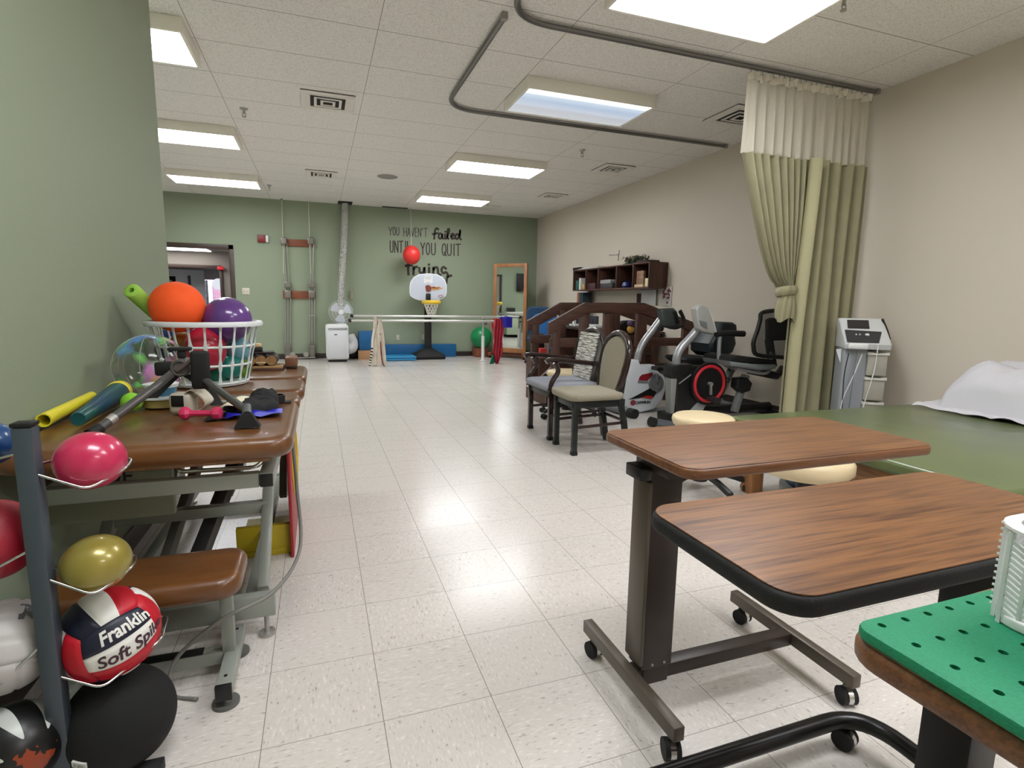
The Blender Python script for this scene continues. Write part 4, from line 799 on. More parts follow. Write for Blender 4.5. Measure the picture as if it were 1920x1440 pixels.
# ================================================================ dining chairs
cw = mat('mahogany_black_lacquer', (36, 18, 16), .22, coat=.4); cloth = mat('oatmeal_cloth', (156, 148, 130), .9, bump=.4, bscale=600, var=.1, vscale=120); gcloth = mat('blue_grey_cloth', (140, 142, 150), .85, bump=.2)
dkm = mat('black_green_metal', (34, 38, 36), .35, .3)
def dining_chair(x0, y0, x1, y1, label, arms, seatm, backm, x2):
    t = thing('armchair' if arms else 'dining_chair', label, 'chair', ((x0+x1)/2, (y0+y1)/2, 0))
    leg = cw
    for y in (y0, y1):
        mb = MB(); mb.box((x0-.02, y-.02, 0.012), (x0+.02, y+.02, .40), .004); l = mb.build('leg', dkm if not arms else cw, t); MB().box((x0-.023, y-.023, 0), (x0+.023, y+.023, .03), .004).build('glide', black_rub, l)
        mb = MB(); P = [Vector((x1+.04, y, .012)), Vector((x1, y, .25)), Vector((x1-.045, y, .42)), Vector((x1-.01, y, .66))]
        for a, b in zip(P[:-1], P[1:]): mb.bar(a, b, .042, .036, up=(0, 1, 0), bev=.004)
        l = mb.build('leg', dkm if not arms else cw, t)
    MB().box((x0-.02, y0-.01, .36), (x1, y0+.015, .415), .003).build('apron', dkm, t); MB().box((x0-.02, y1-.015, .36), (x1, y1+.01, .415), .003).build('apron', dkm, t)
    MB().box((x0-.012, y0, .36), (x0+.012, y1, .415), .003).build('apron', dkm, t)
    for y in (y0, y1): MB().cyl((x0, y, .21), (x1+.01, y, .23), .012, n=10).build('stretcher', leg, t)
    MB().cyl((x1+.01, y0, .24), (x1+.01, y1, .24), .012, n=10).build('stretcher', leg, t)
    mb = MB(); mb.pad(x0-.06, y0-.05, x1+.0, y1+.05, .415, .475, .09, .028, .022); mb.sharp = 2; mb.build('seat', seatm, t)
    # backrest: arched frame leaning back
    ym = (y0+y1)/2; hw = (y1-y0)/2+.03
    def bk(s, z): return Vector((x1-.06+(z-.42)*.18, ym+s, z))
    ZA = .915
    arch = [bk(-hw*.72, .44), bk(-hw*.95, .60), bk(-hw, .70)]+[bk(-hw*math.cos(a*PI/12), .74+(ZA-.74)*math.sin(a*PI/12)) for a in range(0, 13)]+[bk(hw, .70), bk(hw*.95, .60), bk(hw*.72, .44)]
    mb = MB(); mb.sharp = 2; mb.tube(bez(arch, 3), .024, 10, up=(1, 0, 0)); mb.build('back_frame', cw, t)
    inner = [bk(-hw*.60, .45), bk(-hw*.80, .60), bk(-hw*.86, .70)]+[bk(-hw*.86*math.cos(a*PI/12), .735+(ZA-.765)*math.sin(a*PI/12)) for a in range(0, 13)]+[bk(hw*.86, .70), bk(hw*.80, .60), bk(hw*.60, .45)]
    mb = MB(); mb.prism([p+Vector((-.018, 0, 0)) for p in inner], (.03, 0, .009), .008); mb.build('back_cushion', backm, t)
    mb = MB(); mb.tube([bk(-hw*.6, .45), bk(hw*.6, .45)], .014, 8); mb.build('back_rail', cw, t)
    if arms:
        for y in (y0-.02, y1+.02):
            mb = MB(); P = bez([(x0-.02, y, .42), (x0+.0, y, .5), (x0+.05, y, .58), (x0+.02, y, .655)], 5); mb.tube(P, .021, 10, up=(0, 1, 0)); mb.build('arm_post', cw, t)
            mb = MB(); P = bez([(x0-.06, y, .66), (x0-.02, y, .68), (x0+.1, y, .67), (x1-.08, y, .64), (x1-.02, y, .645)], 5); mb.tube(P, .025, 10, flat=.85); mb.build('armrest', cw, t)
    return t
dining_chair(1.79, 3.60, 2.21, 3.93, 'armless dark framed chair with oatmeal seat and arched back, nearest', False, cloth, cloth, 0)
ch2 = dining_chair(1.80, 4.08, 2.27, 4.53, 'dark armchair with blue grey seat behind the oatmeal chair', True, gcloth, mat('blue_grey_cloth_back', (120, 116, 112), .85), 0)
# newspaper-like towel / woven cover on the armchair back
def nm_mat():
    m = bpy.data.materials.new('silver_woven_cover'); m.use_nodes = True; nt = m.node_tree; b = nt.nodes['Principled BSDF']; g = nt.nodes.new('ShaderNodeTexCoord'); mp = node(nt, 'ShaderNodeMapping', g.outputs['Object']); mp.inputs['Scale'].default_value = (1.5, 3, 26)
    n = node(nt, 'ShaderNodeTexNoise', mp.outputs[0]); n.inputs['Scale'].default_value = 3; n.inputs['Detail'].default_value = 4; r = node(nt, 'ShaderNodeValToRGB', n.outputs['Fac']); e = r.color_ramp.elements
    e[0].position = .4; e[0].color = rgb(120, 118, 112); e[1].position = .56; e[1].color = rgb(226, 222, 214); nt.links.new(r.outputs[0], b.inputs['Base Color']); b.inputs['Roughness'].default_value = .6; return m
def cov(u, v):
    z = .47+v*.42; return Vector((2.27-.06+(z-.42)*.18-.04-.003*math.sin(v*120), 4.305+(u-.5)*(.34), z))
mb = MB(); mb.sharp = 3; mb.sheet(cov, 12, 90); mb.sheet(lambda u, v: cov(1-u, v)+Vector((.012, 0, 0)), 12, 90); mb.build('back_cover', nm_mat(), None, 'silvery ribbed paper cover hung over the armchair back', 'cover')
# ================================================================ round stools
def round_stool(x, y, z, r, label, th=.07):
    t = thing('round_stool', label, 'stool', (x, y, 0), 'tan round stools on five black feet')
    mb = MB(); mb.sharp = 1.2; mb.lathe([(r*.82, -th), (r*.95, -th*.8), (r, -th*.45), (r*.985, -.012), (r*.9, 0), (r*.5, .006), (.01, .007)], (0, 0, z), 40); mb.build('seat', tan_v, t, local=True)
    mb = MB(); mb.cyl((0, 0, .1), (0, 0, z-th), .024); mb.lathe([(.14, z-th-.015), (.14, z-th)], n=20); mb.lathe([(.05, .07), (.05, .13), (.03, .15)], n=20); mb.build('column', black_pl, t, local=True)
    for k in range(5):
        a = k*2*PI/5+.9; e = Vector((.29*math.cos(a), .29*math.sin(a), .07)); mb = MB(); mb.tube(bez([(0, 0, .115), e*.5+Vector((0, 0, .075)), e], 5), .02, 8, flat=1.0); lg = mb.build('leg', black_pl, t, local=True)
        mb = MB(); p = Vector((e.x, e.y, .026)); q_ = Vector((-math.sin(a), math.cos(a), 0)); mb.tube([p-q_*.024, p-q_*.008], .026, 14); mb.tube([p+q_*.008, p+q_*.024], .026, 14); mb.build('castor', black_rub, lg, local=True)
    return t
round_stool(2.36, 4.95, .47, .21, 'tan round stool standing behind the two dining chairs')
round_stool(2.19, 2.66, .475, .185, 'tan round stool whose seat rises just behind the walnut table top')
# ================================================================ exercise bikes
silver = mat('silver_paint', (158, 160, 162), .32, .5); bwhite = mat('bike_white', (196, 200, 204), .35); bgrey = mat('bike_grey', (110, 114, 116), .45)
f6 = cp(1160, 560, .18056)
def w6(pts, y): return poly(pts, f6, 'y', y)
bk1 = thing('exercise_bike', 'white and silver recumbent exercise bike with a red and black flash', 'exercise bike', (3.5, 4.9, 0))
Y1 = 4.85
mb = MB(); mb.prism(w6([(105, 700), (115, 655), (150, 630), (210, 640), (232, 690), (380, 688), (408, 712), (420, 762), (478, 800), (500, 870), (490, 950), (455, 1060), (370, 1150), (230, 1185), (120, 1160), (50, 1120), (48, 960), (75, 830)], Y1), (0, .12, 0), .02); mb.build('body_shell', bwhite, bk1)
mb = MB(); mb.prism(w6([(110, 1045), (325, 930), (390, 968), (355, 1030), (300, 1020)], Y1-.001), (0, -.006, 0)); mb.build('black_flash', black_pl, bk1, 'black flash on the white shell')
mb = MB(); mb.prism(w6([(215, 1030), (300, 1005), (360, 1015), (335, 1042), (270, 1030)], Y1-.004), (0, -.006, 0)); mb.build('red_flash', mat('bike_red', (176, 42, 34), .35), bk1, 'red flash')
mb = MB(); mb.prism(w6([(215, 815), (240, 790), (350, 765), (350, 790), (300, 850), (205, 855)], Y1-.001), (0, -.006, 0)); mb.build('red_window', mat('bike_dark_red', (130, 34, 40), .25), bk1)
mb = MB(); mb.prism(w6([(198, 850), (300, 850), (300, 872), (198, 872)], Y1-.001), (0, -.008, 0)); mb.build('vent', bgrey, bk1)
c = w6([(147, 1080)], Y1)[0]; mb = MB(); mb.tube([c, c-Vector((0, .006, 0))], .03, 20); mb.build('badge', mat('badge_maroon', (130, 50, 56), .4), bk1)
c2 = w6([(240, 1080)], Y1)[0]; MB().text('SCHWINN', .042, lambda x, y: Vector((c2.x+x, Y1-.004, c2.z+y)), sx=1.05, bold=.002).build('maker_lettering', black_pl, bk1)
c = w6([(380, 875)], Y1)[0]; mb = MB(); mb.tube([c, c-Vector((0, .03, 0))], .085, 28); mb.build('crank_cover', bgrey, bk1)
mb = MB(); mb.tube([c-Vector((0, .03, 0)), c-Vector((0, .04, 0))], .05, 24); mb.build('crank_disc', silver, bk1)
e = w6([(400, 790)], Y1-.06)[0]; mb = MB(); mb.bar(c-Vector((0, .045, 0)), e, .02, .03, up=(0, 1, 0), bev=.004); mb.build('crank', silver, bk1)
mb = MB(); e2 = w6([(395, 720)], Y1-.1)[0]; mb.box(e2-Vector((.05, .08, .02)), e2+Vector((.06, .03, .02)), .008); mb.build('pedal', black_pl, bk1)
mb = MB(); P = w6([(190, 650), (215, 540), (265, 440), (340, 340), (440, 205), (475, 170)], Y1+.08); mb.tube(bez(P, 6), .037, 14); mb.build('mast', silver, bk1)
mb = MB(); mb.prism(w6([(435, 105), (580, 95), (615, 130), (650, 240), (640, 290), (540, 310), (460, 290), (450, 210)], Y1), (0, .09, 0), .03); mb.build('console', mat('console_green_grey', (58, 64, 62), .45), bk1)
mb = MB(); mb.prism(w6([(560, 130), (600, 130), (640, 250), (600, 270)], Y1-.01), (0, .11, 0), .01); mb.build('console_screen', black_pl, bk1)
mb = MB(); mb.tube(bez(w6([(520, 300), (600, 305), (670, 270), (680, 210), (640, 120)], Y1-.06), 5), .014, 10); mb.build('handlebar', black_rub, bk1); mb = MB(); mb.tube(bez(w6([(520, 300), (600, 305), (670, 270), (670, 210), (630, 130)], Y1+.12), 5), .014, 10); mb.build('handlebar', black_rub, bk1)
mb = MB(); mb.tube(w6([(425, 310), (450, 310)], Y1), .03, 12); mb.build('console_knob', black_pl, bk1)
mb = MB(); mb.tube(w6([(230, 1185)], Y1+.08)+[Vector((4.3, Y1+.08, .07))], .035, 10); mb.build('main_beam', mat('beam_grey', (140, 142, 142), .4), bk1)
mb = MB(); a = at(1148, 773, 'y', Y1+.3); mb.tube([Vector((2.90, 5.20, .05)), Vector((2.97, 4.68, .05))], .038, 14); mb.build('front_stabiliser', bgrey, bk1); MB().tube([Vector((2.96, 4.72, .05)), Vector((2.975, 4.63, .05))], .05, 14).build('stabiliser_foot', black_rub, bk1)
MB().tube([Vector((4.28, 4.66, .05)), Vector((4.28, 5.2, .05))], .04, 12).build('rear_stabiliser', bgrey, bk1)
mb = MB(); mb.tube([Vector((4.0, Y1+.08, .1)), Vector((4.16, Y1+.08, .42))], .045, 12); mb.build('seat_post', bgrey, bk1)
mb = MB(); P = w6([(700, 640), (720, 615), (960, 612), (1060, 620), (1060, 660), (1010, 700), (760, 690)], 4.72); mb.prism(P, (0, .4, 0), .025); mb.build('seat', black_rub, bk1)
mb = MB(); P = w6([(1000, 400), (955, 470), (955, 560), (1010, 610), (1120, 620), (1200, 560), (1235, 470), (1225, 400), (1245, 330), (1240, 270), (1200, 245), (1110, 245), (1060, 300)], 4.74); mb.prism(P, (0, .36, 0), .04); mb.build('backrest', mat('black_green_vinyl', (22, 30, 34), .4), bk1)
bk2 = thing('exercise_bike', 'black and silver recumbent bike with a red ringed flywheel and mesh back', 'exercise bike', (3.8, 4.3, 0))
Y2 = 4.33
mb = MB(); mb.prism(w6([(590, 830), (620, 700), (760, 690), (920, 700), (1010, 760), (1050, 870), (1040, 980), (980, 1050), (880, 1080), (780, 1150), (700, 1220), (590, 1215)], Y2), (0, .11, 0), .025); mb.build('body_shell', mat('gloss_black', (16, 16, 18), .3), bk2)
mb = MB(); mb.prism(w6([(540, 700), (620, 690), (760, 680), (740, 770), (620, 830), (545, 825)], Y2-.01), (0, .13, 0), .015); mb.build('neck_cover', black_pl, bk2)
mb = MB(); mb.prism(w6([(545, 830), (610, 830), (580, 1200), (545, 1200)], Y2-.005), (0, .10, 0), .012); mb.build('front_pillar', mat('pillar_grey', (132, 134, 130), .4), bk2)
mb = MB(); mb.prism(w6([(820, 1075), (930, 1070), (860, 1195), (700, 1205)], Y2-.004), (0, .16, 0), .008); mb.build('lower_trim', mat('trim_silver', (150, 150, 150), .4), bk2)
mb = MB(); mb.prism(w6([(510, 1200), (600, 1195), (600, 1260), (560, 1300), (510, 1290)], Y2-.02), (0, .18, 0), .008); mb.build('front_joint', black_pl, bk2)
c = w6([(920, 880)], Y2)[0]
mb = MB(); mb.tube([c+Vector((0, -.004, 0)), c-Vector((0, .03, 0))], .21, 40); mb.build('wheel_disc', black_pl, bk2)
mb = MB(); mb.tube([c-Vector((0, .032, 0))+Vector((.172*math.cos(a*PI/24), 0, .172*math.sin(a*PI/24))) for a in range(48)], .016, 8, True); mb.build('red_ring', mat('wheel_red', (190, 36, 48), .35), bk2, 'red ring')
mb = MB(); mb.bar(c-Vector((0, .05, 0)), w6([(955, 1000)], Y2-.06)[0], .018, .03, up=(0, 1, 0), bev=.004); mb.tube([c-Vector((0, .03, 0)), c-Vector((0, .065, 0))], .02, 12); mb.build('crank', steel, bk2)
mb = MB(); e = w6([(950, 1030)], Y2-.1)[0]; mb.box(e-Vector((.03, .1, .03)), e+Vector((.05, .02, .012)), .008); mb.build('pedal', mat('pedal_dark', (40, 34, 34), .5), bk2)
mb = MB(); mb.tube(w6([(625, 885), (750, 790)], Y2-.012), .006, 8); mb.build('trim_strip', silver, bk2)
mb = MB(); mb.tube(bez(w6([(600, 700), (605, 600), (650, 510), (760, 390), (870, 260)], Y2+.075), 6), .04, 14); mb.build('mast', silver, bk2)
mb = MB(); mb.prism(w6([(805, 108), (830, 75), (880, 60), (940, 90), (975, 200), (1015, 350), (980, 372), (880, 345), (840, 310), (815, 200)], Y2-.03), (0, .09, 0), .02); mb.build('console', mat('console_silver', (176, 176, 172), .4, .2), bk2)
mb = MB(); mb.prism(w6([(945, 100), (985, 200), (1020, 345), (1012, 352), (975, 215), (938, 108)], Y2-.035), (0, .10, 0), .003); mb.build('console_edge', mat('console_light', (200, 200, 196), .4), bk2)
mb = MB(); mb.prism(w6([(835, 225), (905, 245), (915, 310), (850, 280)], Y2-.03), (0, -.015, 0), .004); mb.build('mast_bracket', bgrey, bk2)
mb = MB(); mb.tube(w6([(335, 1275), (560, 1310)], Y2-.05), .035, 14); mb.build('front_stabiliser', mat('stab_grey', (112, 118, 126), .35, .4), bk2); MB().tube(w6([(325, 1272), (375, 1285)], Y2-.05), .045, 14).build('stabiliser_foot', black_rub, bk2)
mb = MB(); mb.tube(bez(w6([(1050, 380), (1040, 600), (1060, 660), (1180, 720)], Y2-.02), 6), .019, 10); mb.tube(bez(w6([(1220, 720), (1400, 760), (1530, 770), (1575, 700), (1590, 460)], Y2-.16), 6), .019, 10); mb.tube(w6([(1180, 720), (1230, 722)], Y2-.09), .019, 10); mb.build('hand_rails', silver, bk2)
mb = MB(); mb.tube(bez(w6([(1010, 370), (1120, 360), (1300, 365)], Y2-.02), 4), .03, 10); mb.build('grip', black_rub, bk2)
mb = MB(); mb.prism(w6([(1160, 650), (1400, 680), (1640, 680), (1640, 730), (1480, 750), (1180, 700)], 4.12), (0, .42, 0), .02); mb.build('seat_base', mat('seat_silver', (140, 146, 148), .4, .3), bk2)
mb = MB(); mb.prism(w6([(1170, 610), (1250, 590), (1640, 640), (1650, 680), (1400, 672), (1165, 650)], 4.13), (0, .40, 0), .015); mb.build('seat_cushion', black_rub, bk2)
P = w6([(1485, 150), (1620, 125), (1900, 130), (1900, 620), (1700, 610), (1440, 585), (1400, 500), (1405, 430), (1440, 330), (1470, 220)], 4.10)
mesh = bpy.data.materials.new('black_mesh'); mesh.use_nodes = True; nt = mesh.node_tree; b = nt.nodes['Principled BSDF']; b.inputs['Base Color'].default_value = rgb(40, 40, 42); b.inputs['Roughness'].default_value = .8; b.inputs['Alpha'].default_value = .72
Q = sum(P, Vector())/len(P); mb = MB(); mb.sharp = 1; mb.tube(bez(P, 4, True), .02, 8, True); mb.build('back_frame', black_pl, bk2)
mb = MB(); mb.add([p+Vector((0, .004, 0)) for p in P], [tuple(range(len(P)))]); mb.build('back_mesh', mesh, bk2, 'see-through black mesh')
mb = MB(); mb.prism(w6([(1560, 220), (1600, 200), (1900, 200), (1900, 430), (1560, 440)], 4.14), (0, .06, 0), .02); mb.build('lumbar_pad', black_rub, bk2)
mb = MB(); mb.bar(w6([(1560, 430)], 4.16)[0], w6([(1600, 700)], 4.2)[0], .08, .03, bev=.006); mb.build('back_post', black_pl, bk2)
mb = MB(); mb.tube(w6([(1350, 740), (1640, 800)], 4.3)+[Vector((4.5, 4.3, .52))], .04, 8); mb.build('seat_rail', black_pl, bk2)
mb = MB(); mb.bar(w6([(1185, 700)], Y2+.07)[0], w6([(1060, 990)], Y2+.07)[0], .06, .05, bev=.006); mb.build('front_link', mat('link_grey', (118, 122, 118), .45), bk2)
mb = MB(); mb.bar(w6([(1320, 790)], 4.25)[0], w6([(1200, 1175)], 4.25)[0], .06, .06, bev=.006); mb.build('seat_strut', mat('strut_grey', (112, 114, 112), .45), bk2)
mb = MB(); mb.prism(w6([(1240, 830), (1340, 820), (1395, 880), (1370, 960), (1290, 985), (1230, 930)], 4.2), (0, .1, 0), .015); mb.build('pedal_box', black_pl, bk2)
mb = MB(); mb.tube([Vector((3.6, 4.40, .1)), Vector((4.45, 4.40, .1))], .05, 10); mb.build('main_beam', black_pl, bk2)
MB().tube([Vector((4.45, 4.1, .045)), Vector((4.45, 4.62, .045))], .04, 12).build('rear_stabiliser', black_pl, bk2)
mb = MB(); mb.tube(bez(w6([(1050, 820), (1120, 820), (1150, 850), (1100, 880), (1060, 870)], Y2+.02), 5), .004, 6); mb.build('cable', black_pl, bk2)

# ================================================================ therapy machine, by the wall
tm = thing('therapy_cart', 'grey ultrasound therapy cart with tilted console and white bins', 'therapy machine', (0, 0, 0))
mgrey = mat('machine_grey', (150, 154, 160), .5); mlight = mat('machine_light', (204, 206, 206), .4)
MB().pad(-.20, -.10, .02, .13, .08, .815, .02, .008).build('column', mgrey, tm)
MB().box((.02, -.07, .08), (.185, .12, .80), .01).build('side_column', mat('machine_beige', (186, 182, 172), .5), tm)
for z1, z0 in ((.80, .605), (.60, .405), (.40, .205), (.20, .09)):
    bn = MB().box((.012, -.125, z0), (.185, -.07, z1-.012), .008).build('bin', mat('bin_beige', (176, 172, 160), .45), tm)
    MB().prism([Vector((.004, -.137, z1-.03)), Vector((.193, -.137, z1-.03)), Vector((.193, -.137, z1-.006)), Vector((.13, -.137, z1-.014)), Vector((.07, -.137, z1-.014)), Vector((.004, -.137, z1-.006))], (0, .06, 0), .003).build('bin_lip', mat('bin_lip', (208, 206, 198), .4), bn)
hx0, hx1, hz, hy = -.21, .20, .815, -.02
prf = [(-.12, .0), (.15, .0), (.15, .13), (.19, .235), (.13, .24), (-.09, .075), (-.13, .04)]
mb = MB(); mb.prism([Vector((hx0, hy+y, hz+z)) for y, z in prf], (hx1-hx0, 0, 0), .012); mb.build('console_head', mlight, tm)
nf = Vector((0, -.165, .22)).normalized()
def hp_(u, v, off=.003): return Vector((hx0+u*(hx1-hx0), hy-.09, hz+.075)).lerp(Vector((hx0+u*(hx1-hx0), hy+.13, hz+.24)), v)+nf*off
mb = MB(); mb.prism([hp_(.04, -.14), hp_(.72, -.14), hp_(.86, .36), hp_(.06, .42)], nf*.003); mb.build('keypad', mat('keypad_dark', (52, 52, 54), .45), tm)
mb = MB(); mb.prism([hp_(.14, .50), hp_(.62, .50), hp_(.66, .90), hp_(.18, .90)], nf*.002); mb.build('display', mat('display_dark', (44, 42, 44), .15), tm)
mb = MB(); mb.ball(hp_(.52, .2, .006), .02, sz=.6, n=16); mb.build('dial', white_pl, tm)
for u in (.28, .36): MB().ball(hp_(u, .2, .006), .008, n=10).build('button', white_pl, tm)
mb = MB(); mb.box((hx0+.02, hy-.165, hz+.0), (hx0+.20, hy-.125, hz+.05), .016, None, 3); mb.build('probe_rest', white_pl, tm)
mb = MB(); mb.tube(bez([(.19, .1, 1.05), (.205, .02, .97), (.205, -.06, .90)], 6), .012, 8); mb.build('side_handle', black_pl, tm)
for pts, m in (([(-.05, .78), (-.10, .62), (-.18, .40), (-.19, .2)], white_pl), ([(.08, .85), (.07, .65), (.03, .45), (-.02, .2)], white_pl), ([(-.17, .78), (-.19, .6), (-.18, .4), (-.17, .2)], black_pl), ([(-.1, .8), (-.11, .5), (-.12, .2)], bgrey)):
    MB().tube(bez([(x, -.145, z) for x, z in pts], 6), .005, 6).build('cable', m, tm)
mb = MB(); mb.prism([Vector((-.255, -.05, .80)), Vector((-.205, -.05, .81)), Vector((-.203, -.05, .69))], (0, .004, 0)); mb.build('paper_tag', white_pl, tm)
mb = MB(); mb.box((-.21, -.13, .05), (.19, .14, .08), .01); mb.build('base', mgrey, tm)
for x in (-.18, .15):
    for y in (-.10, .11): MB().tube([(x-.01, y, .026), (x+.012, y, .026)], .026, 12).build('castor', black_rub, tm)
tm.location = (4.20, 3.23, 0); tm.rotation_euler.z = -.62; tm.scale.x = .80

# ================================================================ plinth table with pillow
pt = thing('mat_table', 'wide low treatment plinth with olive green vinyl top on wooden legs', 'treatment table', (3.45, 1.95, 0))
PX0, PX1, PY0, PY1 = 2.37, 4.55, 1.20, 2.64
mb = MB(); mb.pad(PX0, PY0, PX1, PY1, .405, .47, .03, .022); mb.build('mat_top', green_v, pt)
MB().box((PX0+.06, PY0+.03, .30), (PX0+.09, PY1-.03, .403), .003).build('side_board', oakx, pt); MB().box((PX0+.09, PY0+.03, .30), (PX1-.04, PY0+.06, .403), .003).build('end_board', oakx, pt); MB().box((PX0+.09, PY1-.06, .30), (PX1-.04, PY1-.03, .403), .003).build('end_board', oakx, pt)
for x in (PX0+.07, PX1-.14):
    for y in (PY0+.05, PY1-.15): MB().box((x, y, 0), (x+.09, y+.09, .30), .004).build('leg', oak, pt)
# pillow
pl = thing('pillow', 'white pillow in a rumpled case lying on the green treatment plinth', 'pillow', (4.22, 2.12, .47))
def puff(sx, sy, h, cx, cy, z0, seed, wr=.012):
    vs = []; fs = []; n = 44
    for side in (1, -1):
        for j in range(n+1):
            for i in range(n+1):
                u, v = i/n*2-1, j/n*2-1; k = max(0, (1-abs(u)**3.2))*max(0, (1-abs(v)**3.2)); e = k**.33
                nz = noise.noise(Vector((u*2.2+seed, v*2.2, side)))*.6+noise.noise(Vector((u*2.5+seed, v*7, side)))*.25+abs(noise.noise(Vector((u*3.1+v*5+seed, v*1.5, 3))))*.6
                z = z0+(h*e*(1.0 if side > 0 else .0))+nz*wr*(3 if side > 0 else 0)*min(1, k*3)
                pin = 1-.05*(abs(u*v)); x = cx+u*sx/2*pin; y = cy+v*sy/2*pin
                vs.append((x, y, max(z0 if side < 0 else z0+.004, z)))
    N1 = (n+1)*(n+1)
    for j in range(n):
        for i in range(n):
            a_ = j*(n+1)+i; fs.append((a_, a_+1, a_+n+2, a_+n+1)); fs.append((N1+a_, N1+a_+n+1, N1+a_+n+2, N1+a_+1))
    for i in range(n):
        for a_, b_ in ((i, i+1), (n*(n+1)+i+1, n*(n+1)+i)): fs.append((a_, N1+a_, N1+b_, b_))
        for a_, b_ in (((i+1)*(n+1), i*(n+1)), (i*(n+1)+n, (i+1)*(n+1)+n)): fs.append((a_, N1+a_, N1+b_, b_))
    return vs, fs
linen = mat('white_linen', (198, 196, 200), .85, bump=.3, bscale=300)
mb = MB(); mb.sharp = 3; v_, f_ = puff(.62, .98, .30, 0, 0, 0, 2.3, .028); mb.add(v_, f_, TR(4.235, 1.98, .478)@RZ(.04)); mb.build('body', linen, pl)
mb = MB(); mb.sharp = 3
mb.sheet(lambda u, v: Vector((3.84+u*.32, 1.60+v*.95, .476+.03*u+.02*abs(noise.noise(Vector((u*3, v*6, 1))))*(1-u)*2+.006)), 14, 40); mb.build('case_flap', linen, pl)

# ================================================================ overbed tables
def castor(par, x, y, ang=0, r=.026):
    mb = MB(); d_ = Vector((math.cos(ang), math.sin(ang), 0)); nrm_ = Vector((-d_.y, d_.x, 0)); c_ = Vector((x, y, r))+d_*.012
    for s in (-1, 1): mb.tube([c_+nrm_*s*.008, c_+nrm_*s*.02], r, 16)
    o = mb.build('castor', black_rub, par)
    mb = MB(); mb.tube([c_+nrm_*-.007, c_+nrm_*.007], r*1.02, 12); mb.cyl((x, y, r), (x, y, r*2+.016), .006, n=8); mb.build('castor_hood', chrome, o)
t1 = thing('overbed_table', 'walnut topped overbed table with wooden edge on a bronze H frame, farther one', 'overbed table', (1.15, 1.2, 0))
tx0, tx1, ty0, ty1, tz = .775, 1.60, .975, 1.385, .763
mb = MB(); mb.pad(tx0, ty0, tx1, ty1, tz-.028, tz-.001, .045, .008); mb.build('tabletop', edgew, t1)
mb = MB(); mb.pad(tx0+.004, ty0+.004, tx1-.004, ty1-.004, tz-.002, tz, .042, .0008, k=8); mb.build('tabletop_laminate', wood1, t1)
mb = MB(); mb.box((.828, 1.195, .10), (.932, 1.262, .69), .006); mb.box((.838, 1.1965, .052), (.922, 1.256, .104), .004); mb.build('column', bronzed, t1)
mb = MB(); mb.box((.818, 1.188, .12), (.831, 1.268, .66), .005); mb.build('column_cover', bronze, t1, 'lighter bronze column face')
mb = MB(); mb.box((.825, 1.12, .69), (1.25, 1.27, .734), .004); mb.build('top_bracket', bronzed, t1); MB().box((.79, 1.19, .665), (.826, 1.265, .70), .004).build('height_lever', black_pl, t1)
for x in (.805, 1.405):
    MB().box((x-.016, .985, .062), (x+.016, 1.475, .102), .003).build('base_rail', bronze, t1)
    for y in (1.02, 1.44): castor(t1, x, y, 4.6+(.3 if y > 1.2 else -.2))
MB().box((.822, 1.20, .060), (1.39, 1.245, .100), .003).build('cross_bar', bronzed, t1)
mb = MB()
for z in (.115,): 
    for x in (.865, .905): mb.cyl((x, 1.196, z), (x, 1.1925, z), .004, n=10)
mb.build('bolt', steel, t1)
t2 = thing('overbed_table', 'walnut topped overbed table with thick black edge and black tube base', 'overbed table', (.96, .66, 0))
ux0, ux1, uy0, uy1, uz = .560, 1.36, .485, .838, .755
mb = MB(); mb.pad(ux0, uy0, ux1, uy1, uz-.034, uz-.001, .055, .012); mb.build('tabletop_edge', black_rub, t2, 'black rubber edge')
mb = MB(); mb.pad(ux0+.006, uy0+.006, ux1-.006, uy1-.006, uz-.002, uz+.0005, .05, .0008, k=8); mb.build('tabletop_laminate', wood1, t2)
MB().box((1.24, .62, .09), (1.335, .72, .69), .006).build('column', black_pl, t2); MB().box((.95, .6, .69), (1.335, .72, .72), .004).build('top_bracket', black_pl, t2)
mb = MB(); P = fillet([(.56, .905, .075), (1.315, .905, .075), (1.315, .50, .075), (.56, .50, .075)], .12, 8); mb.tube(P, .021, 14); mb.build('tube_base', mat('gloss_black_tube', (12, 12, 13), .3), t2)
MB().box((1.26, .63, .055), (1.335, .71, .10), .004).build('base_block', black_pl, t2)
for x, y in ((1.25, .905), (.60, .905), (1.25, .50), (.60, .50)): castor(t2, x, y, 5.0)
t3 = thing('overbed_table', 'walnut overbed table cut by the right edge, carrying the green peg board', 'overbed table', (.95, .2, 0))
R3 = TR(.525, .395, 0)@RZ(math.radians(2))
vz = .782; GX, GY, GS = .555, .37, .0355
mb = MB(); mb.pad(0, -.40, .82, 0, vz-.03, vz-.001, .04, .01, M=R3); mb.build('tabletop', edgew, t3)
mb = MB(); mb.pad(.004, -.396, .816, -.004, vz-.002, vz, .037, .0008, M=R3, k=8); mb.build('tabletop_laminate', wood1y, t3)
MB().box((1.20, .15, .09), (1.29, .25, .72), .006).build('column', black_pl, t3); MB().box((.95, .12, .715), (1.29, .28, .751), .004).build('top_bracket', black_pl, t3)
for y in (.02, .38): MB().box((.62, y-.015, .06), (1.3, y+.015, .1), .003).build('base_rail', black_pl, t3); [castor(t3, x, y, 4.5) for x in (.66, 1.27)]
MB().box((1.22, .035, .06), (1.26, .365, .1), .003).build('cross_bar', black_pl, t3)
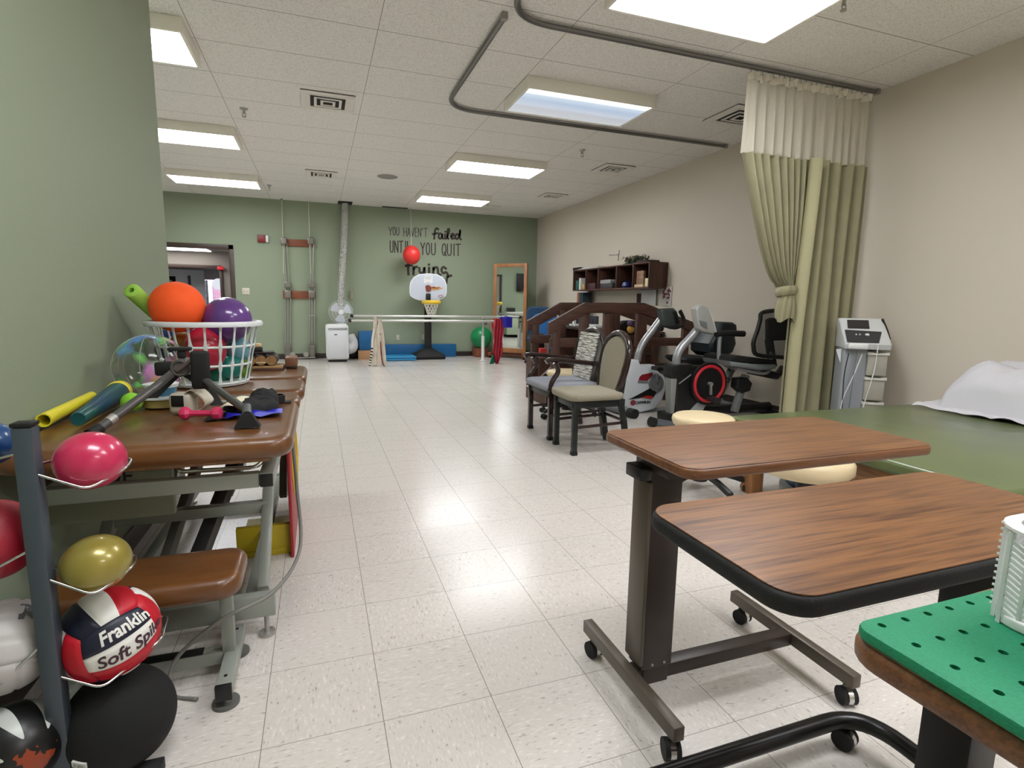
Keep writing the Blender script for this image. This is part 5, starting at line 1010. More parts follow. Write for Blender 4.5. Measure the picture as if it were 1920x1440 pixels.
# peg board with holes (cut with a boolean)
GX, GY, GS = .555, .37, .0355
bm = bmesh.new(); zt_ = vz+.0135; edges = []
def ringv(pts, z): return [bm.verts.new((x, y, z)) for x, y in pts]
def loopf(A_, B_):
    for k in range(len(A_)): bm.faces.new((A_[k], A_[(k+1) % len(A_)], B_[(k+1) % len(A_)], B_[k]))
ox_, oy_, ow_, od_ = (.528+1.2)/2, (-.02+.385)/2, 1.2-.528, .405
rings_ = [ringv([(ox_+a_, oy_+b_) for a_, b_ in rrect(ow_-2*i_, od_-2*i_, .02-i_, 6)], z_) for i_, z_ in ((.002, vz+.0005), (0, vz+.003), (0, zt_-.004), (.0012, zt_-.0012), (.004, zt_))]
for A_, B_ in zip(rings_[:-1], rings_[1:]): loopf(A_, B_)
bm.faces.new(rings_[0][::-1]); top_ = rings_[-1]; edges = [bm.edges.get((top_[k], top_[(k+1) % len(top_)])) for k in range(len(top_))]
for i in range(18):
    for j in range(11):
        cx_, cy_ = GX+i*GS, GY-j*GS; c1 = [(cx_+.0042*math.cos(k*PI/6), cy_+.0042*math.sin(k*PI/6)) for k in range(12)]
        a_ = ringv(c1, zt_); b_ = ringv(c1, vz+.002)
        for k in range(12): edges.append(bm.edges.new((a_[k], a_[(k+1) % 12]))); bm.faces.new((a_[(k+1) % 12], a_[k], b_[k], b_[(k+1) % 12]))
        bm.faces.new(b_)
bmesh.ops.triangle_fill(bm, use_beauty=True, use_dissolve=False, edges=edges, normal=(0, 0, 1))
for f_ in bm.faces:
    if f_.calc_center_median().z > zt_-1e-5 and f_.normal.z < 0: f_.normal_flip()
bm.normal_update(); mb = MB(); mb.sharp = .5; mb.bm(bm)
peg = mb.build('peg_board', mat('green_rubber_foam', (8, 132, 90), .6, bump=.4, bscale=350, var=.12, vscale=300), None, 'green rubber peg board with rows of small holes on the nearest table', 'peg board')
# white woven basket
wb = thing('plastic_basket', 'small white woven plastic basket standing on the green peg board', 'basket', (.82, .23, vz+.0135))
bx0, bx1, by0, by1, bz0, bz1 = .683, .95, .10, .345, vz+.0137, .902
mb = MB(); mb.pad(bx0-.004, by0-.004, bx1+.004, by1+.004, bz0, bz0+.012, .03, .003); mb.build('base', white_pl, wb)
def brim(o, z): return [Vector(((bx0+bx1)/2+a_, (by0+by1)/2+b_, z)) for a_, b_ in rrect(bx1-bx0+2*o, by1-by0+2*o, .035+o, 6)]
mb = MB(); mb.sharp = 1; A, B, D, E_ = brim(-.002, bz1-.006), brim(.011, bz1-.001), brim(.011, bz1+.002), brim(-.003, bz1+.003)
n = len(A); mb.add(A+B+D+E_, [(i*n+j, i*n+(j+1) % n, ((i+1) % 4)*n+(j+1) % n, ((i+1) % 4)*n+j) for i in range(4) for j in range(n)]); mb.build('rim', white_pl, wb)
mb = MB(); mb.sharp = .8
def face(p, q_, nn):
    L_ = (q_-p).length; k = int(L_/.0165)
    for i in range(k+1):
        b_ = p.lerp(q_, i/k); mb.bar(b_, Vector((b_.x, b_.y, bz1-.004)), .004, .004)
        if i < k:
            c_ = p.lerp(q_, (i+.5)/k); s_ = 0
            z = bz0+.010
            while z < bz1-.012:
                sgn = 1 if i % 2 else -1; d1 = (q_-p).normalized()*.007
                mb.bar(c_-d1+Vector((0, 0, z)) - Vector((0, 0, b_.z)), c_+d1+Vector((0, 0, z+.007*sgn))-Vector((0, 0, b_.z)), .0034, .0028, up=nn); z += .0064
        for zz in range(14): 
            if i < k+1: z_ = bz0+.012+zz*.0072; mb.box(b_+nn*.002+Vector((-.001, -.001, z_-b_.z)), b_+nn*.004+Vector((.001, .001, z_-b_.z+.0022)))
for p, q_, nn in (((bx0, by1-.01), (bx0, by0+.01), (-1, 0, 0)), ((bx0+.01, by1), (bx1-.01, by1), (0, 1, 0)), ((bx1, by0+.01), (bx1, by1-.01), (1, 0, 0)), ((bx0+.01, by0), (bx1-.01, by0), (0, -1, 0))): face(Vector((p[0], p[1], bz0)), Vector((q_[0], q_[1], bz0)), Vector(nn))
mb.build('woven_wall', white_pl, wb)
mb = MB(); mb.pad(.72, .18, .80, .31, bz0+.013, bz0+.085, .02, .01); mb.build('grey_pouch', mat('grey_cloth_item', (120, 112, 112), .8), None, 'grey pouch inside the white basket', 'pouch')

# things under the plinth edge
bo = thing('balance_dome', 'blue half dome balance trainer with grey rim under the green plinth', 'balance trainer', (2.94, 2.35, 0))
mb = MB(); mb.lathe([(.30, 0), (.32, .02), (.32, .045), (.29, .06)], (2.94, 2.32, 0), 40); mb.build('platform', mat('platform_grey', (150, 152, 148), .5), bo)
mb = MB(); mb.sharp = 2; mb.lathe([(.285*math.cos(a*PI/16), .06+.19*math.sin(a*PI/16)) for a in range(0, 9)], (2.94, 2.32, 0), 40); mb.build('dome', mat('dome_blue', (34, 66, 104), .35), bo)
t = thing('round_cushion', 'big tan round cushion stool pushed under the green plinth edge', 'stool', (2.2, 1.9, 0))
mb = MB(); mb.sharp = 1.2; mb.lathe([(.12, .355), (.18, .365), (.205, .39), (.205, .43), (.19, .45), (.01, .454)], (2.13, 1.86, 0), 40); mb.build('seat', tan_v, t)
mb = MB(); mb.cyl((2.13, 1.86, 0), (2.13, 1.86, .356), .03); mb.lathe([(.14, 0), (.14, .015), (.04, .03)], (2.13, 1.86, 0), 24); mb.build('column', black_pl, t)

# ================================================================ left: brown treatment table
tt = thing('treatment_table', 'long brown vinyl treatment table in three cushions on a grey steel frame', 'treatment table', (-.45, 2.6, 0))
MX0, MX1 = -.815, -.085
for y0, y1, dz in ((1.675, 2.335, 0), (2.345, 2.60, -.008), (2.61, 2.99, -.002), (3.0, 3.56, .004)):
    mb = MB(); mb.sharp = 1; mb.pad(MX0, y0, MX1+(.012 if y0 > 2.5 else 0), y1, .665, .73+dz, .07 if y0 > 2.3 or True else .05, .028, .004, k=8); mb.build('cushion', brown_v, tt)
for y0, y1 in ((1.72, 2.6), (2.63, 3.5)): MB().box((-.75, y0, .65), (-.15, y1, .668), .002).build('board', oakx, tt)
# upper frame
MB().box((-.72, 1.740, .565), (-.186, 1.775, .61), .003).build('frame_cross', grey_met, tt); MB().box((-.72, 3.44, .565), (-.19, 3.48, .61), .003).build('frame_cross', grey_met, tt)
for x in (-.74, -.165): mb = MB(); mb.box((x-.02, 1.742, .565), (x+.02, 3.44, .61), .003); mb.build('frame_side', grey_met, tt)
for x in (-.742, -.135): MB().box((x-.018 if x < -.5 else x-.048, 1.734, .567), (x+.02 if x < -.5 else x-.012, 1.7415, .606), .002).build('end_cap', black_pl, tt)
for x in (-.70, -.19):
    for y in (2.05, 3.1): MB().box((x-.015, y, .61), (x+.015, y+.04, .65), .002).build('mount', grey_met, tt)
# lifting links
for x in (-.70, -.20):
    mb = MB(); mb.bar((x, 2.35, .56), (x-.01, 1.93, .14), .035, .045, bev=.003); mb.build('link', grey_met, tt); mb = MB(); mb.bar((x, 3.3, .56), (x, 2.88, .14), .035, .045, bev=.003); mb.build('link', grey_met, tt)
for y, z in ((2.15, .36), (3.1, .36)): MB().box((-.70, y-.02, z-.02), (-.20, y+.02, z+.02), .003).build('cross_tube', grey_met, tt)
mb = MB(); mb.bar((-.45, 1.98, .16), (-.33, 2.5, .50), .05, .05, bev=.004); mb.build('actuator', mat('actuator_dark', (52, 50, 48), .45), tt); mb = MB(); mb.cyl((-.33, 2.5, .5), (-.30, 2.7, .56), .014); mb.build('actuator_rod', chrome, tt)
mb = MB(); mb.bar((-.55, 2.0, .14), (-.48, 2.6, .52), .03, .05, bev=.003); mb.build('link', mat('link_dark', (96, 96, 92), .5), tt)
# mechanism under the top
mb = MB(); mb.box((-.36, 1.95, .60), (-.24, 2.08, .645), .006); mb.box((-.50, 2.0, .585), (-.38, 2.12, .64), .006); mb.build('latch_box', steel, tt)
mb = MB(); mb.tube(fillet([(-.42, 1.86, .635), (-.42, 1.84, .605), (-.2, 1.84, .60), (-.17, 1.86, .635)], .02), .007, 8); mb.build('release_handle', chrome, tt)
mb = MB(); mb.box((-.80, 1.9, .45), (-.45, 1.93, .60), .003, None); mb.build('stencilled_plate', mat('plate_green_grey', (132, 138, 120), .5), tt)
MB().text('JOE', .06, lambda x, y: Vector((-.6+x, 1.898, .585+y)), bold=.001).build('stencil_text', black_pl, tt)
# base frame
MB().box((-.74, 1.86, .075), (-.17, 1.90, .15), .003).build('base_cross', grey_met, tt); MB().box((-.74, 3.3, .075), (-.17, 3.34, .13), .003).build('base_cross', grey_met, tt)
for x in (-.66, -.25): MB().box((x-.02, 1.90, .085), (x+.02, 3.3, .125), .003).build('base_side', grey_met, tt)
for x in (-.20, -.70):
    for y in (1.88, 3.32):
        mb = MB(); mb.cyl((x, y, .0), (x, y, .012), .026); mb.cyl((x, y, .012), (x, y, .076), .008); mb.build('levelling_foot', steel, tt)
for x in (-.42, -.16):
    for y in (2.62, ): MB().box((x, y, .25), (x+.03, y+.5, .29), .003).build('rear_brace', grey_met, tt)
mb = MB(); mb.sharp = 2; mb.tube(bez([(-.10, 2.0, .64), (-.095, 2.05, .45), (-.09, 1.98, .25), (-.16, 1.75, .22), (-.30, 1.66, .20), (-.42, 1.66, .10), (-.43, 1.64, .01), (-.36, 1.60, .006)], 8), .006, 8); mb.build('power_cable', mat('cable_grey', (120, 118, 112), .5), tt)
# low padded seat in front
ls = thing('low_padded_bench', 'low brown padded bench section in front of the treatment table', 'bench', (-.5, 1.72, 0))
mb = MB(); mb.sharp = 1; mb.pad(-.74, 1.595, -.235, 1.84, .285, .352, .06, .028, .004, k=8); mb.build('cushion', brown_v, ls)
for x in (-.66, -.29):
    MB().box((x-.017, 1.70, .05), (x+.017, 1.735, .285), .002).build('post', grey_met, ls)
MB().box((-.70, 1.70, .035), (-.30, 1.74, .075), .003).build('base_beam', grey_met, ls); MB().box((-.52, 1.702, .075), (-.36, 1.738, .078), .001).build('slot', black_pl, ls)
for x in (-.68, -.282):
    mb = MB(); mb.box((x-.02, 1.54, .03), (x+.02, 1.85, .072), .003); fb = mb.build('foot_bar', grey_met, ls)
    MB().box((x-.021, 1.535, .028), (x+.021, 1.548, .074), .002).build('end_cap', black_pl, fb)
    for y in (1.585, 1.82): MB().cyl((x, y, .072), (x, y, .0735), .005, n=10).build('screw', black_pl, fb); MB().cyl((x, y-.02, 0), (x, y-.02, .008), .036, n=24).build('floor_disc', mat('disc_grey', (92, 92, 88), .5), fb); MB().cyl((x, y-.02, .008), (x, y-.02, .03), .01, n=8).build('foot_screw', steel, fb)
# red / yellow game board leaning behind
gb = thing('toss_board', 'red framed yellow toss game board standing under the right side of the brown table', 'game board', (-.15, 2.6, 0))
MB().box((-.150, 2.45, .0), (-.136, 3.05, .62), .004).build('red_panel', mat('game_red', (158, 34, 42), .45), gb)
mb = MB(); mb.tube([Vector((-.1345, 2.75+.17*math.cos(a*PI/16), .36+.15*math.sin(a*PI/16))) for a in range(32)], .012, 8, True); mb.build('yellow_ring', mat('game_yellow', (206, 172, 40), .5), gb, 'yellow ring')
mb = MB(); mb.box((-.37, 2.5, 0), (-.151, 2.9, .03), .003); mb.box((-.37, 2.5, .03), (-.151, 2.53, .14), .003); mb.build('yellow_tray', mat('game_yellow_dark', (190, 168, 30), .5), gb)


# ================================================================ things on the treatment table
ZT0 = .735
lb = thing('laundry_basket', 'white lattice laundry basket full of balls on the treatment table', 'basket', (-.495, 2.86, ZT0))
bc = Vector((-.495, 2.86, 0)); zb, zr, rb_, rr_ = ZT0+.001, 1.022, .165, .222
lat = mat('lattice_white', (214, 222, 220), .4)
mb = MB(); mb.sharp = 1; mb.lathe([(rr_-.004, zr-.004), (rr_+.018, zr-.016), (rr_+.022, zr-.004), (rr_+.016, zr+.006), (rr_-.004, zr+.006), (rr_-.008, zr-.002), (rr_-.004, zr-.004)], bc, 56, cap=False); mb.build('rim', mat('rim_white', (226, 230, 232), .35), lb)
def rad(z): return rb_+(rr_-rb_)*(z-zb)/(zr-zb)
mb = MB(); mb.sharp = 1
NV = 22; bands = [zb+.012, zb+.095, zb+.18]
for k in range(NV):
    a_ = 2*PI*k/NV; pts = []
    for i in range(15): z = zb+.008+(zr-zb-.014)*i/14; pts.append(bc+Vector((rad(z)*math.cos(a_), rad(z)*math.sin(a_), z)))
    wd = [.0052+.006*max(0, 1-min(abs(p.z-b_) for b_ in bands+[zr])/.028) for p in pts]; mb.tube(pts, wd, 6, flat=.5, up=(math.cos(a_), math.sin(a_), 0))
for z in bands: mb.tube([bc+Vector((rad(z)*math.cos(a_*PI/28), rad(z)*math.sin(a_*PI/28), z)) for a_ in range(56)], .0045, 6, True, flat=1.2)
mb.build('lattice', lat, lb)
mb = MB(); mb.lathe([(rb_, 0), (rb_+.002, .01), (rb_, .012)], (bc.x, bc.y, zb), 48); mb.build('base', lat, lb)
def ballat(px, py, y, r, name, m, label, sz=1.0, sx=1.0):
    c = at(px, py, 'y', y); mb = MB(); mb.sharp = 3; mb.ball(c, r, sx=sx, sy=sx, sz=sz, n=48); return mb.build(name, m, None, label, 'ball')
ballat(333, 576, 2.80, .112, 'foam_ball', mat('orange_foam', (255, 92, 26), .75, bump=.5, bscale=250), 'big orange foam ball on top of the laundry basket')
ballat(427, 600, 2.82, .104, 'rubber_ball', mat('purple_pearl', (104, 62, 140), .22, coat=.4, var=.1), 'shiny purple ball on top of the laundry basket')
ballat(385, 655, 2.78, .088, 'rubber_ball', mat('crimson_pearl', (190, 38, 66), .25, coat=.3), 'shiny crimson ball inside the laundry basket', sz=1.15)
nvx = at(291, 660, 'y', 3.25).x+.13
mb = MB(); mb.sharp = 3; mb.ball((nvx, 3.25, ZT0+.135), .13, n=48); mb.build('rubber_ball', mat('navy_ball', (34, 40, 120), .35), None, 'navy blue ball on the table behind the laundry basket', 'ball')
ballat(342, 642, 2.92, .05, 'small_ball', mat('lime_red_ball', (160, 190, 60), .5, var=.5, vscale=12, col2=(190, 80, 60)), 'small lime and red ball inside the laundry basket')
ballat(446, 655, 2.88, .058, 'rubber_ball', mat('sky_ball', (120, 180, 200), .35), 'pale blue ball at the right inside the laundry basket')
ballat(432, 688, 2.84, .055, 'rubber_ball', mat('teal_ball', (30, 128, 118), .3), 'teal ball low inside the laundry basket')
ballat(410, 700, 2.86, .055, 'rubber_ball', mat('deep_green_ball', (14, 100, 78), .3), 'deep green ball at the bottom of the laundry basket')
ballat(452, 690, 2.95, .05, 'small_ball', mat('lime_ball', (136, 190, 60), .4, var=.5, vscale=25, col2=(40, 60, 30)), 'lime patterned ball low right inside the laundry basket')
# noodle
a, b = at(246, 544, 'y', 2.76), at(318, 610, 'y', 3.02); d_ = (b-a).normalized()
mb = MB(); mb.sharp = 1; L_ = 16; u_ = d_.orthogonal().normalized(); w_ = d_.cross(u_)
out = [[a+d_*t+(u_*math.cos(k*2*PI/24)+w_*math.sin(k*2*PI/24))*r for k in range(24)] for t, r in ((.0, .012), (0, .030), (.004, .033), (.30, .033), (.30, .012), (0, .012))]
mb.add([p for r in out for p in r], [(i*24+k, i*24+(k+1) % 24, (i+1)*24+(k+1) % 24, (i+1)*24+k) for i in range(5) for k in range(24)]); mb.build('pool_noodle', mat('lime_foam', (158, 208, 84), .8, bump=.3), None, 'lime green foam noodle sticking out of the laundry basket to the left', 'noodle')
# beach ball
def clearball():
    m = bpy.data.materials.new('clear_beach_ball'); m.use_nodes = True; nt = m.node_tree; N = nt.nodes; g = N.new('ShaderNodeTexCoord')
    n = node(nt, 'ShaderNodeTexNoise', g.outputs['Object']); n.inputs['Scale'].default_value = 9; n.inputs['Detail'].default_value = 1
    c = node(nt, 'ShaderNodeTexNoise', g.outputs['Object']); c.inputs['Scale'].default_value = 6
    r = node(nt, 'ShaderNodeValToRGB', c.outputs['Fac']); e = r.color_ramp.elements; e[0].position = .35; e[0].color = rgb(96, 150, 220); e[1].position = .65; e[1].color = rgb(220, 190, 60)
    x = e.new(.45); x.color = rgb(120, 210, 90); x = e.new(.55); x.color = rgb(210, 130, 210)
    msk = node(nt, 'ShaderNodeMapRange', n.outputs['Fac'], .50, .58, 0., .8)
    tr = N.new('ShaderNodeBsdfTransparent'); tr.inputs[0].default_value = (.93, .95, .94, 1); gl = N.new('ShaderNodeBsdfGlossy'); gl.inputs['Roughness'].default_value = .08
    fr = N.new('ShaderNodeFresnel'); fr.inputs[0].default_value = 1.2; m1 = N.new('ShaderNodeMixShader'); nt.links.new(mth(nt, 'ADD', mth(nt, 'MULTIPLY', fr.outputs[0], .35), .03), m1.inputs[0]); nt.links.new(tr.outputs[0], m1.inputs[1]); nt.links.new(gl.outputs[0], m1.inputs[2])
    b = N['Principled BSDF']; nt.links.new(r.outputs[0], b.inputs['Base Color']); b.inputs['Roughness'].default_value = .3
    m2 = N.new('ShaderNodeMixShader'); nt.links.new(msk.outputs[0], m2.inputs[0]); nt.links.new(m1.outputs[0], m2.inputs[1]); nt.links.new(b.outputs[0], m2.inputs[2]); nt.links.new(m2.outputs[0], N['Material Output'].inputs[0]); return m
BBc = Vector((-.635, 2.50, ZT0+.1245))
bb = thing('beach_ball', 'clear inflatable beach ball with coloured patches against the green wall', 'ball', tuple(BBc-Vector((0, 0, .125))))
mb = MB(); mb.sharp = 3; mb.ball(BBc, .13, sx=1.0, sy=1.0, sz=.95, n=48); mb.build('skin', clearball(), bb)
mb = MB(); 
for k in range(3):
    a_ = k*PI/3+.5; mb.tube([BBc+Vector((.131*math.cos(t*PI/20)*math.cos(a_), .131*math.cos(t*PI/20)*math.sin(a_), .131*.95*math.sin(t*PI/20))) for t in range(40)], .0012, 5, True)
mb.build('seams', mat('seam_grey', (180, 184, 180), .3, alpha=.6), bb)
# bat and tube on the left
def lathe_ax(mb, prof, p, q_, n=28):
    p, q_ = Vector(p), Vector(q_); z = (q_-p).normalized(); x = z.orthogonal().normalized(); y = z.cross(x); M = Matrix(((x.x, y.x, z.x, p.x), (x.y, y.y, z.y, p.y), (x.z, y.z, z.z, p.z), (0, 0, 0, 1))); mb.lathe(prof, n=n, M=M, cap=True)
ct_ = thing('toy_bat', 'dark green and blue plastic bat with a yellow end ring, lying on the table', 'bat', (-.71, 2.1, ZT0))
p, q_ = at(146, 786, 'z', ZT0+.024), at(230, 730, 'z', ZT0+.045); q_ = p+(q_-p).normalized()*.44
mb = MB(); mb.sharp = .5; lathe_ax(mb, [(.004, .002), (.020, 0), (.022, .01), (.026, .15), (.035, .30), (.038, .40)], p, q_); mb.build('barrel', mat('bat_green_blue', (16, 84, 78), .3, var=.4, vscale=4, col2=(20, 52, 96)), ct_)
mb = MB(); mb.sharp = .5; lathe_ax(mb, [(.038, .40), (.041, .405), (.041, .43), (.036, .44), (.01, .442)], p, q_); mb.build('end_ring', mat('bat_yellow', (236, 222, 70), .4), ct_, 'yellow end ring')
mb = MB(); mb.sharp = .5; p, q_ = Vector((-.792, 1.98, ZT0+.022)), Vector((-.80, 2.38, ZT0+.03)); z_ = (q_-p)
x_ = Vector((1, 0, 0)); y_ = Vector((0, 0, 1)); out = [[p+z_*t+(x_*math.cos(k*PI/10)+y_*math.sin(k*PI/10))*r for k in range(20)] for t, r in ((1, .004), (1, .017), (.0, .021), (0, .017), (.9, .014), (.9, .003))]
mb.add([p for r in out for p in r], [(i*20+k, i*20+(k+1) % 20, (i+1)*20+(k+1) % 20, (i+1)*20+k) for i in range(5) for k in range(20)]); mb.build('plastic_tube', mat('tube_yellow', (226, 214, 50), .4), None, 'hollow yellow plastic tube lying against the green wall', 'tube')
mb = MB(); c = at(247, 754, 'z', ZT0+.033); mb.ball(c, .033); tb = thing('tennis_ball', 'lime tennis ball on the treatment table beside the green bat', 'ball', tuple(c-Vector((0, 0, .033)))); mb.build('felt', mat('tennis_lime', (132, 200, 44), .9, bump=.8, bscale=400), tb)
mb = MB(); mb.tube([c+Vector((.0332*math.cos(t)*math.cos(.5*math.sin(2*t)), -.0332*math.sin(.5*math.sin(2*t)+.0)*1.0, .0332*math.sin(t)*math.cos(.5*math.sin(2*t)))) for t in [i*PI/24 for i in range(48)]], .0012, 5, True); mb.build('seam', mat('tennis_seam', (206, 226, 160), .8), tb)
# tub with blue inside, on yellow tub
mb = MB(); mb.sharp = .8; mb.lathe([(.062, 0), (.070, .004), (.072, .028), (.068, .03)], (-.545, 2.28, ZT0), 32); mb.build('yellow_dish', mat('pale_yellow_plastic', (206, 190, 120), .4), None, 'shallow pale yellow dish on the treatment table', 'dish')
mb = MB(); mb.sharp = .8; mb.lathe([(.078, 0), (.085, .003), (.085, .006), (.05, .008)], (-.545, 2.28, ZT0+.031), 32); mb.build('white_plate', white_pl, None, 'white plate on the yellow dish', 'plate')
tbn = thing('plastic_tub', 'small blue tub with a white rim on the white plate', 'tub', (-.555, 2.29, ZT0+.04))
mb = MB(); mb.lathe([(.045, .0), (.052, .03)], (-.555, 2.29, ZT0+.04), 28); mb.build('cup', mat('steel_blue', (56, 112, 140), .4), tbn); mb = MB(); mb.lathe([(.054, 0), (.058, .012), (.05, .014)], (-.555, 2.29, ZT0+.07), 28); mb.build('rim', white_pl, tbn)
# white cuff device
cu = thing('wrist_monitor', 'cream wrist cuff monitor standing behind the pink dumbbell', 'monitor', (-.43, 2.06, ZT0))
ang = -.25; M = TR(-.43, 2.10, ZT0)@RZ(ang)
mb = MB(); mb.box((-.055, -.03, .0), (.02, .03, .075), .016, M, 3); mb.build('body', mat('cream_grey_plastic', (190, 182, 166), .4), cu)
mb = MB(); mb.box((-.042, -.033, .03), (-.002, -.028, .068), .002, M); mb.build('screen', black_pl, cu)
mb = MB(); mb.sharp = 1
cuf = bez([(.0, 0, .075), (.025, 0, .085), (.055, 0, .06), (.065, 0, .035), (.04, 0, .012), (.01, 0, .005)], 5)
vs = []; fs = []
for c in cuf:
    for dy, dr in ((-.03, 0), (.03, 0), (.03, .004), (-.03, .004)): vs.append(M@(c+Vector((dr, dy, dr))))
for i in range(len(cuf)-1):
    for k in range(4): fs.append((i*4+k, i*4+(k+1) % 4, i*4+4+(k+1) % 4, i*4+4+k))
mb.add(vs, fs); mb.build('cuff', mat('cuff_cream', (214, 206, 188), .5), cu)
# pink dumbbell
db = MB(); db.sharp = .5; lathe_ax(db, [(.006, 0), (.018, .003), (.022, .012), (.021, .022), (.012, .032), (.0095, .045), (.0105, .065), (.0095, .085), (.012, .098), (.021, .108), (.022, .118), (.018, .127), (.006, .13)], (-.435, 1.995, ZT0+.022), (-.285, 1.955, ZT0+.022), n=8)
db.build('dumbbell', mat('pink_vinyl', (206, 50, 96), .4), None, 'small pink dumbbell at the front of the treatment table', 'dumbbell')
# pedal exerciser
pe = thing('pedal_exerciser', 'folded grey pedal exerciser with two splayed tube legs and black feet', 'pedal exerciser', (-.42, 2.0, ZT0))
gm = mat('gunmetal_tube', (88, 86, 84), .38, .4)
hub = at(342, 688, 'y', 2.12)
footL = Vector((-.60, 1.82, ZT0+.022)); footR = Vector((-.222, 1.86, ZT0+.045))
mb = MB(); mb.tube([hub+Vector((-.02, 0, -.01)), hub.lerp(footL, .35), footL], .0135, 14); mb.build('leg', gm, pe)
mb = MB(); mb.tube([footL, footL+(footL-hub).normalized()*.035], [.016, .019], 14); mb.build('foot_cap', black_rub, pe)
mb = MB(); mb.tube([footL+(hub-footL).normalized()*.03, footL+(hub-footL).normalized()*.055], .0145, 14); mb.build('clamp', steel, pe)
mb = MB(); mb.tube([hub+Vector((.035, 0, -.02)), footR], .0125, 14); mb.build('leg', gm, pe)
mb = MB(); mb.cyl(footR+Vector((0, 0, .015)), (footR.x+.003, footR.y-.03, ZT0+.04), .0135, n=14); mb.build('foot_post', mat('foot_post_grey', (104, 106, 106), .4, .4), pe)
fx, fy = footR.x+.003, footR.y-.035
mb = MB(); mb.add([(fx-.014, fy-.012, ZT0+.045), (fx+.014, fy-.012, ZT0+.045), (fx+.014, fy+.012, ZT0+.045), (fx-.014, fy+.012, ZT0+.045), (fx-.037, fy-.018, ZT0+.002), (fx+.037, fy-.018, ZT0+.002), (fx+.037, fy+.018, ZT0+.002), (fx-.037, fy+.018, ZT0+.002)], [(0, 1, 2, 3), (7, 6, 5, 4), (0, 4, 5, 1), (1, 5, 6, 2), (2, 6, 7, 3), (3, 7, 4, 0)]); mb.build('flared_foot', black_rub, pe)
mb = MB(); mb.tube([hub+Vector((0, .05, 0)), hub+Vector((0, -.035, 0))], .03, 24); mb.build('hub', mat('hub_grey', (96, 88, 86), .4), pe)
mb = MB(); mb.tube([hub+Vector((0, -.036, 0))+Vector((.024*math.cos(k*PI/12), 0, .024*math.sin(k*PI/12))) for k in range(24)], .005, 8, True); mb.build('hub_ring', gm, pe)
mb = MB(); mb.tube([hub+Vector((-.008, -.04, -.008)), hub+Vector((.05, -.05, .035))], .008, 10); mb.build('crank', mat('crank_brown', (92, 80, 78), .4), pe)
mb = MB(); mb.box(hub+Vector((.036, -.07, -.070)), hub+Vector((.094, -.045, .060)), .012, None, 3); mb.build('pedal', black_rub, pe)
mb = MB(); mb.box(hub+Vector((-.085, -.0, -.03)), hub+Vector((-.03, .03, .018)), .008); mb.build('pedal', black_rub, pe)
mb = MB(); mb.box(hub+Vector((-.04, -.01, .055)), hub+Vector((.03, .02, .068)), .004); mb.box(hub+Vector((-.012, -.005, .03)), hub+Vector((.012, .02, .058)), .004); mb.build('tension_knob', black_rub, pe)
mb = MB(); mb.sharp = 1
mb.sheet(lambda u, v: hub+Vector((.0+v*.10+(u-.5)*.045, .03-.05*v*v, -.03-v*(.105)+.02*math.sin(v*PI))), 4, 16); mb.sheet(lambda u, v: hub+Vector((-.02-v*.08+(u-.5)*.04, .02-.02*v, -.02-v*.085)), 4, 14); mb.build('strap', mat('black_strap', (16, 16, 17), .75), pe)
mb = MB(); mb.ball(hub+Vector((.0, -.04, -.035)), .006, n=10); mb.build('screw', chrome, pe)
# black braces / wraps at right
mb = MB(); mb.sharp = 2
vs, fs = puff(.16, .13, .042, 0, 0, 0, 5.1, .005); mb.add(vs, fs, TR(-.235, 2.10, ZT0+.004)@RZ(.5)); vs, fs = puff(.10, .10, .06, 0, 0, 0, 9.1, .005); mb.add(vs, fs, TR(-.20, 2.17, ZT0+.004)); mb.build('black_brace', mat('black_neoprene', (15, 16, 17), .75), None, 'crumpled black neoprene brace beside the exerciser foot', 'brace')
mb = MB(); mb.lathe([(.036, 0), (.036, .025), (.030, .026), (.030, .004), (.0, .004)], (-.168, 2.26, ZT0+.003), 24, cap=False); mb.box((-.20, 2.235, ZT0), (-.11, 2.285, ZT0+.003), .001); mb.build('black_clamp', mat('black_plastic_dark', (20, 18, 26), .3), None, 'round black suction clamp at the right edge of the treatment table', 'clamp')
mb = MB(); mb.sharp = 1; mb.sheet(lambda u, v: Vector((-.30+u*.17, 1.95+v*.09+.02*u, ZT0+.003+.014*abs(math.sin(u*5+v*3))*(1-u*.3))), 24, 10); mb.build('blue_band', mat('cobalt_latex', (34, 34, 178), .4), None, 'cobalt blue exercise band bunched beneath the exerciser leg', 'band')
mb = MB(); mb.sharp = 1; mb.sheet(lambda u, v: Vector((-.345+u*.10+.03*v, 1.99+v*.12, ZT0+.02+.022*math.sin(u*3)+.012*v)), 10, 10); mb.build('paper_booklet', mat('cream_paper', (222, 216, 190), .7), None, 'cream booklet under the exerciser straps', 'booklet')
mb = MB(); mb.sharp = 1; mb.tube(bez([(-.40, 2.3, ZT0+.008), (-.33, 2.24, ZT0+.012), (-.25, 2.24, ZT0+.02), (-.22, 2.27, ZT0+.008)], 6), .006, 8); mb.build('grey_hose', mat('pale_hose', (190, 190, 184), .4), None, 'pale curved hose behind the exerciser', 'hose')
mb = MB(); mb.sharp = 1; mb.sheet(lambda u, v: Vector((-.36+u*.09, 1.935+v*.12+u*.02, ZT0+.003+.004*math.sin(u*3))), 8, 8); mb.build('black_strap', mat('black_strap', (16, 16, 17), .75), None, 'black webbing strap lying right of the pink dumbbell', 'strap')
